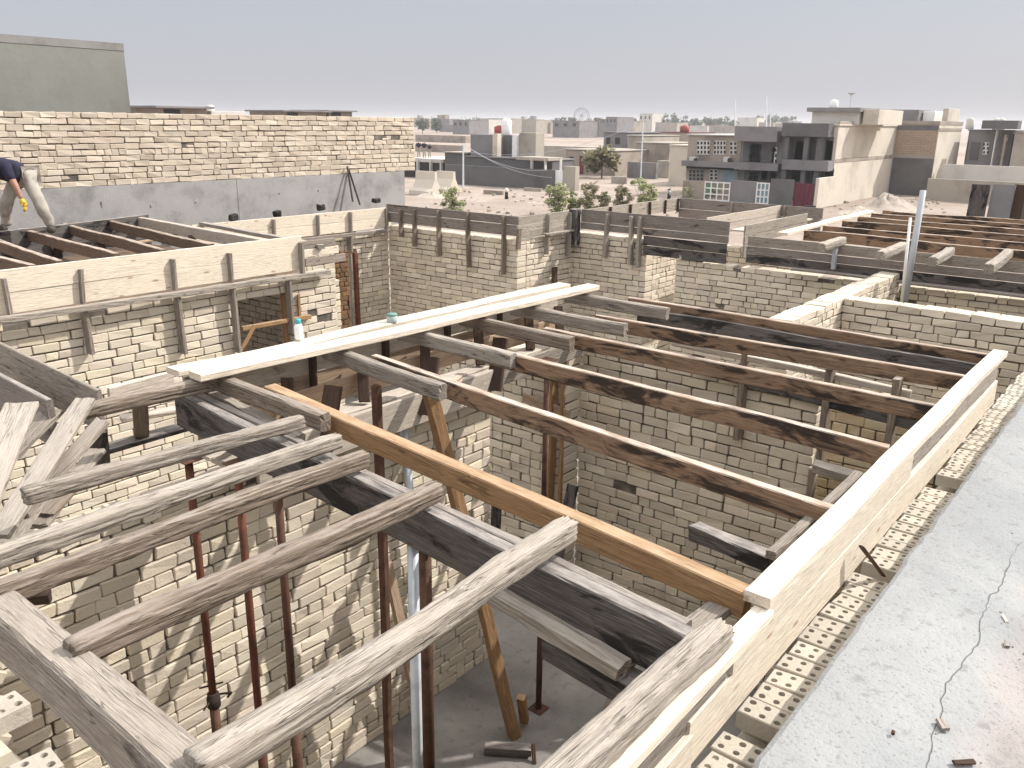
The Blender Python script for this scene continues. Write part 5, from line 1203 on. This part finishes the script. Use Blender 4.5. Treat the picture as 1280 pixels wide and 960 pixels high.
for _ in range(420):
    px = rs.uniform(520, 1190); P = onz(px, rs.uniform(236, 275), GZ); s_ = rs.uniform(.05, .22)
    m.cbox((P.x, P.y, GZ+s_*.3), (s_*1.4, s_, s_*.8), s_*.12, Matrix.Rotation(rs.uniform(0, 3), 3, 'Z'), s_*.15)
tag(m.build('scattered_rubble', M['rubble']), 'small stones and broken bricks scattered over the dirt ground', 'rubble', kind='stuff')
def cycle(px, yb, s_, label, mat, rz):
    P = onz(px, yb, GZ); r = empty('motorcycle', P, label, 'motorcycle'); u = Vector((math.cos(rz), math.sin(rz), 0)); k = Vector((-u.y, u.x, 0))
    for d in (-.62, .62):
        c = P+u*d+Vector((0, 0, .3)); m = MB(); pts = [c+u*(.27*math.cos(t*math.pi/8))+Vector((0, 0, .27*math.sin(t*math.pi/8))) for t in range(17)]; m.path(pts, .05, 6); m.tube(c-k*.05, c+k*.05, .06)
        for t in range(0, 16, 4): m.tube(c, pts[t], .012, n=4)
        m.build('wheel', M['rubber'], r)
    m = MB(); m.cbox(P+Vector((0, 0, .5)), (.7, .22, .3), .06, Matrix.Rotation(rz, 3, 'Z')); m.tube(P+u*.62+Vector((0, 0, .3)), P+u*.42+Vector((0, 0, .95)), .03); m.build('body', M[mat], r)
    m = MB(); m.cbox(P-u*.25+Vector((0, 0, .78)), (.65, .22, .1), .04, Matrix.Rotation(rz, 3, 'Z')); m.build('seat', M['rubber'], r)
    m = MB(); m.tube(P+u*.42+k*.33+Vector((0, 0, 1.0)), P+u*.42-k*.33+Vector((0, 0, 1.0)), .018); m.build('handlebar', M['rubber'], r)
cycle(1006, 274, 1, 'dark motorcycle parked on the ground in front of the dark unfinished house', 'window_dark', 1.9)
cycle(836, 250, 1, 'small motorcycle standing left of the tan yard wall', 'plaster_pale', .4)
# hand cart with two pale wheels beside the motorcycle
P = onz(977, 276, GZ); r = empty('hand_cart', P, 'pale two wheeled hand cart beside the dark motorcycle', 'cart')
m = MB(); m.cbox(P+Vector((0, 0, .55)), (.8, 1.5, .25), .04); m.build('tray', M['plaster_beige'], r)
for d in (-.8, .8):
    c = P+Vector((-.2, d, .35)); m = MB(); m.tube(c-Vector((.05, 0, 0)), c+Vector((.05, 0, 0)), .36, n=16); m.build('wheel', M['plaster_cream'], r)
# litter on the slab
for i, (px, py, l, w_, a, mt, lb) in enumerate(((1178, 908, .05, .03, .6, 'old_board', 'small weathered wood chip on the roof slab'), (1205, 955, .07, .02, 2.3, 'dark_stud', 'dark splinter lying at the bottom edge of the roof slab'), (1256, 773, .05, .008, .5, 'cream_wood', 'short pale stick lying on the roof slab'),
        (1258, 806, .03, .02, .2, 'old_board', 'dark crumb below the pale stick on the roof slab'), (1116, 918, .012, .012, .2, 'dark_stud', 'tiny dark crumb left of the wood chip on the roof slab'))):
    P = onz(px, py, 2.926); d = Vector((math.cos(a), math.sin(a), 0))*l
    beam('slab_litter', P-d/2+Vector((0, 0, .012)), P+d/2+Vector((0, 0, .014)), w_, .012, mt, lb, 'litter', 'litter on the roof slab', rough=.003)
rs = random.Random(8); m = MB()
for _ in range(380):
    y = .1-abs(rs.gauss(0, .9)); x = rs.uniform(1.5, 9); y = min(.45, y+rs.uniform(0, .45)); s_ = rs.uniform(.002, .009)
    m.cbox((x, y, 2.9215+s_*.3), (s_*1.5, s_, s_*.7), s_*.15, Matrix.Rotation(rs.uniform(0, 3), 3, 'Z'), s_*.2)
tag(m.build('slab_grit', M['concrete']), 'fine grit and crumbs scattered over the roof slab', 'grit', kind='stuff')
# ================================================================== CAMERA, SUN, SKY
cam = D.cameras.new('camera'); co = D.objects.new('camera', cam); COL.objects.link(co)
cam.sensor_fit = 'HORIZONTAL'; cam.sensor_width = 36.; cam.lens = F/1280*36; cam.clip_start = .05; cam.clip_end = 6000
co.matrix_world = Matrix.Translation(EYE) @ Matrix((RT, UP, -FW)).transposed().to_4x4()
SC.camera = co
SUN = Vector((.80, -.60, .92)).normalized()
sl = D.lights.new('sun', 'SUN'); so = D.objects.new('sun', sl); COL.objects.link(so)
sl.energy = 4.3; sl.angle = math.radians(.6); sl.color = (1., .955, .89)
so.rotation_euler = SUN.to_track_quat('Z', 'Y').to_euler(); so.location = SUN*50
w = D.worlds.new('World'); SC.world = w; w.use_nodes = True
nt = w.node_tree; nt.nodes.clear()
sk = nt.nodes.new('ShaderNodeTexSky'); sk.sky_type = 'NISHITA'; sk.sun_disc = False
sk.sun_elevation = math.asin(SUN.z); sk.sun_rotation = math.atan2(SUN.x, SUN.y)
sk.altitude = 0; sk.air_density = 1.; sk.dust_density = 4.; sk.ozone_density = 1.
hs = nt.nodes.new('ShaderNodeHueSaturation'); hs.inputs['Saturation'].default_value = .8; hs.inputs['Value'].default_value = .12
nt.links.new(sk.outputs[0], hs.inputs['Color'])
# dusty haze veil over the clear sky
tc = nt.nodes.new('ShaderNodeTexCoord'); sp = nt.nodes.new('ShaderNodeSeparateXYZ'); nt.links.new(tc.outputs['Generated'], sp.inputs[0])
veil = ramp(nt, sp.outputs[2], [(0., (.52,.52,.56)), (.12, (.455,.475,.535)), (.28, (.85,.86,.89)), (.6, (1.6,1.58,1.56)), (1., (1.9,1.88,1.86))])
mx = mix(nt, .80, hs.outputs[0], veil.outputs[0])
bg = nt.nodes.new('ShaderNodeBackground'); bg.inputs[1].default_value = 1.
nt.links.new(mx, bg.inputs[0])
wo = nt.nodes.new('ShaderNodeOutputWorld'); nt.links.new(bg.outputs[0], wo.inputs[0])
SC.view_settings.view_transform = 'Standard'; SC.view_settings.look = 'None'
SC.view_settings.exposure = .30; SC.view_settings.gamma = 1.
SC.render.engine = 'CYCLES'
SC.cycles.max_bounces = 8; SC.cycles.diffuse_bounces = 5
SC.render.resolution_x = 1024; SC.render.resolution_y = 768

# dusty air
hm = D.materials.new('dusty_air'); hm.use_nodes = True; ht = hm.node_tree; ht.nodes.clear()
ho = ht.nodes.new('ShaderNodeOutputMaterial'); hv = ht.nodes.new('ShaderNodeVolumePrincipled')
hv.inputs['Color'].default_value = (.93, .92, .95, 1); hv.inputs['Density'].default_value = 0.00045; hv.inputs['Anisotropy'].default_value = .3
ht.links.new(hv.outputs[0], ho.inputs['Volume'])
hb = MB(); hb.box(-420, 2600, -420, 2600, -1.8, 18)
tag(hb.build('haze', hm), kind='stuff')
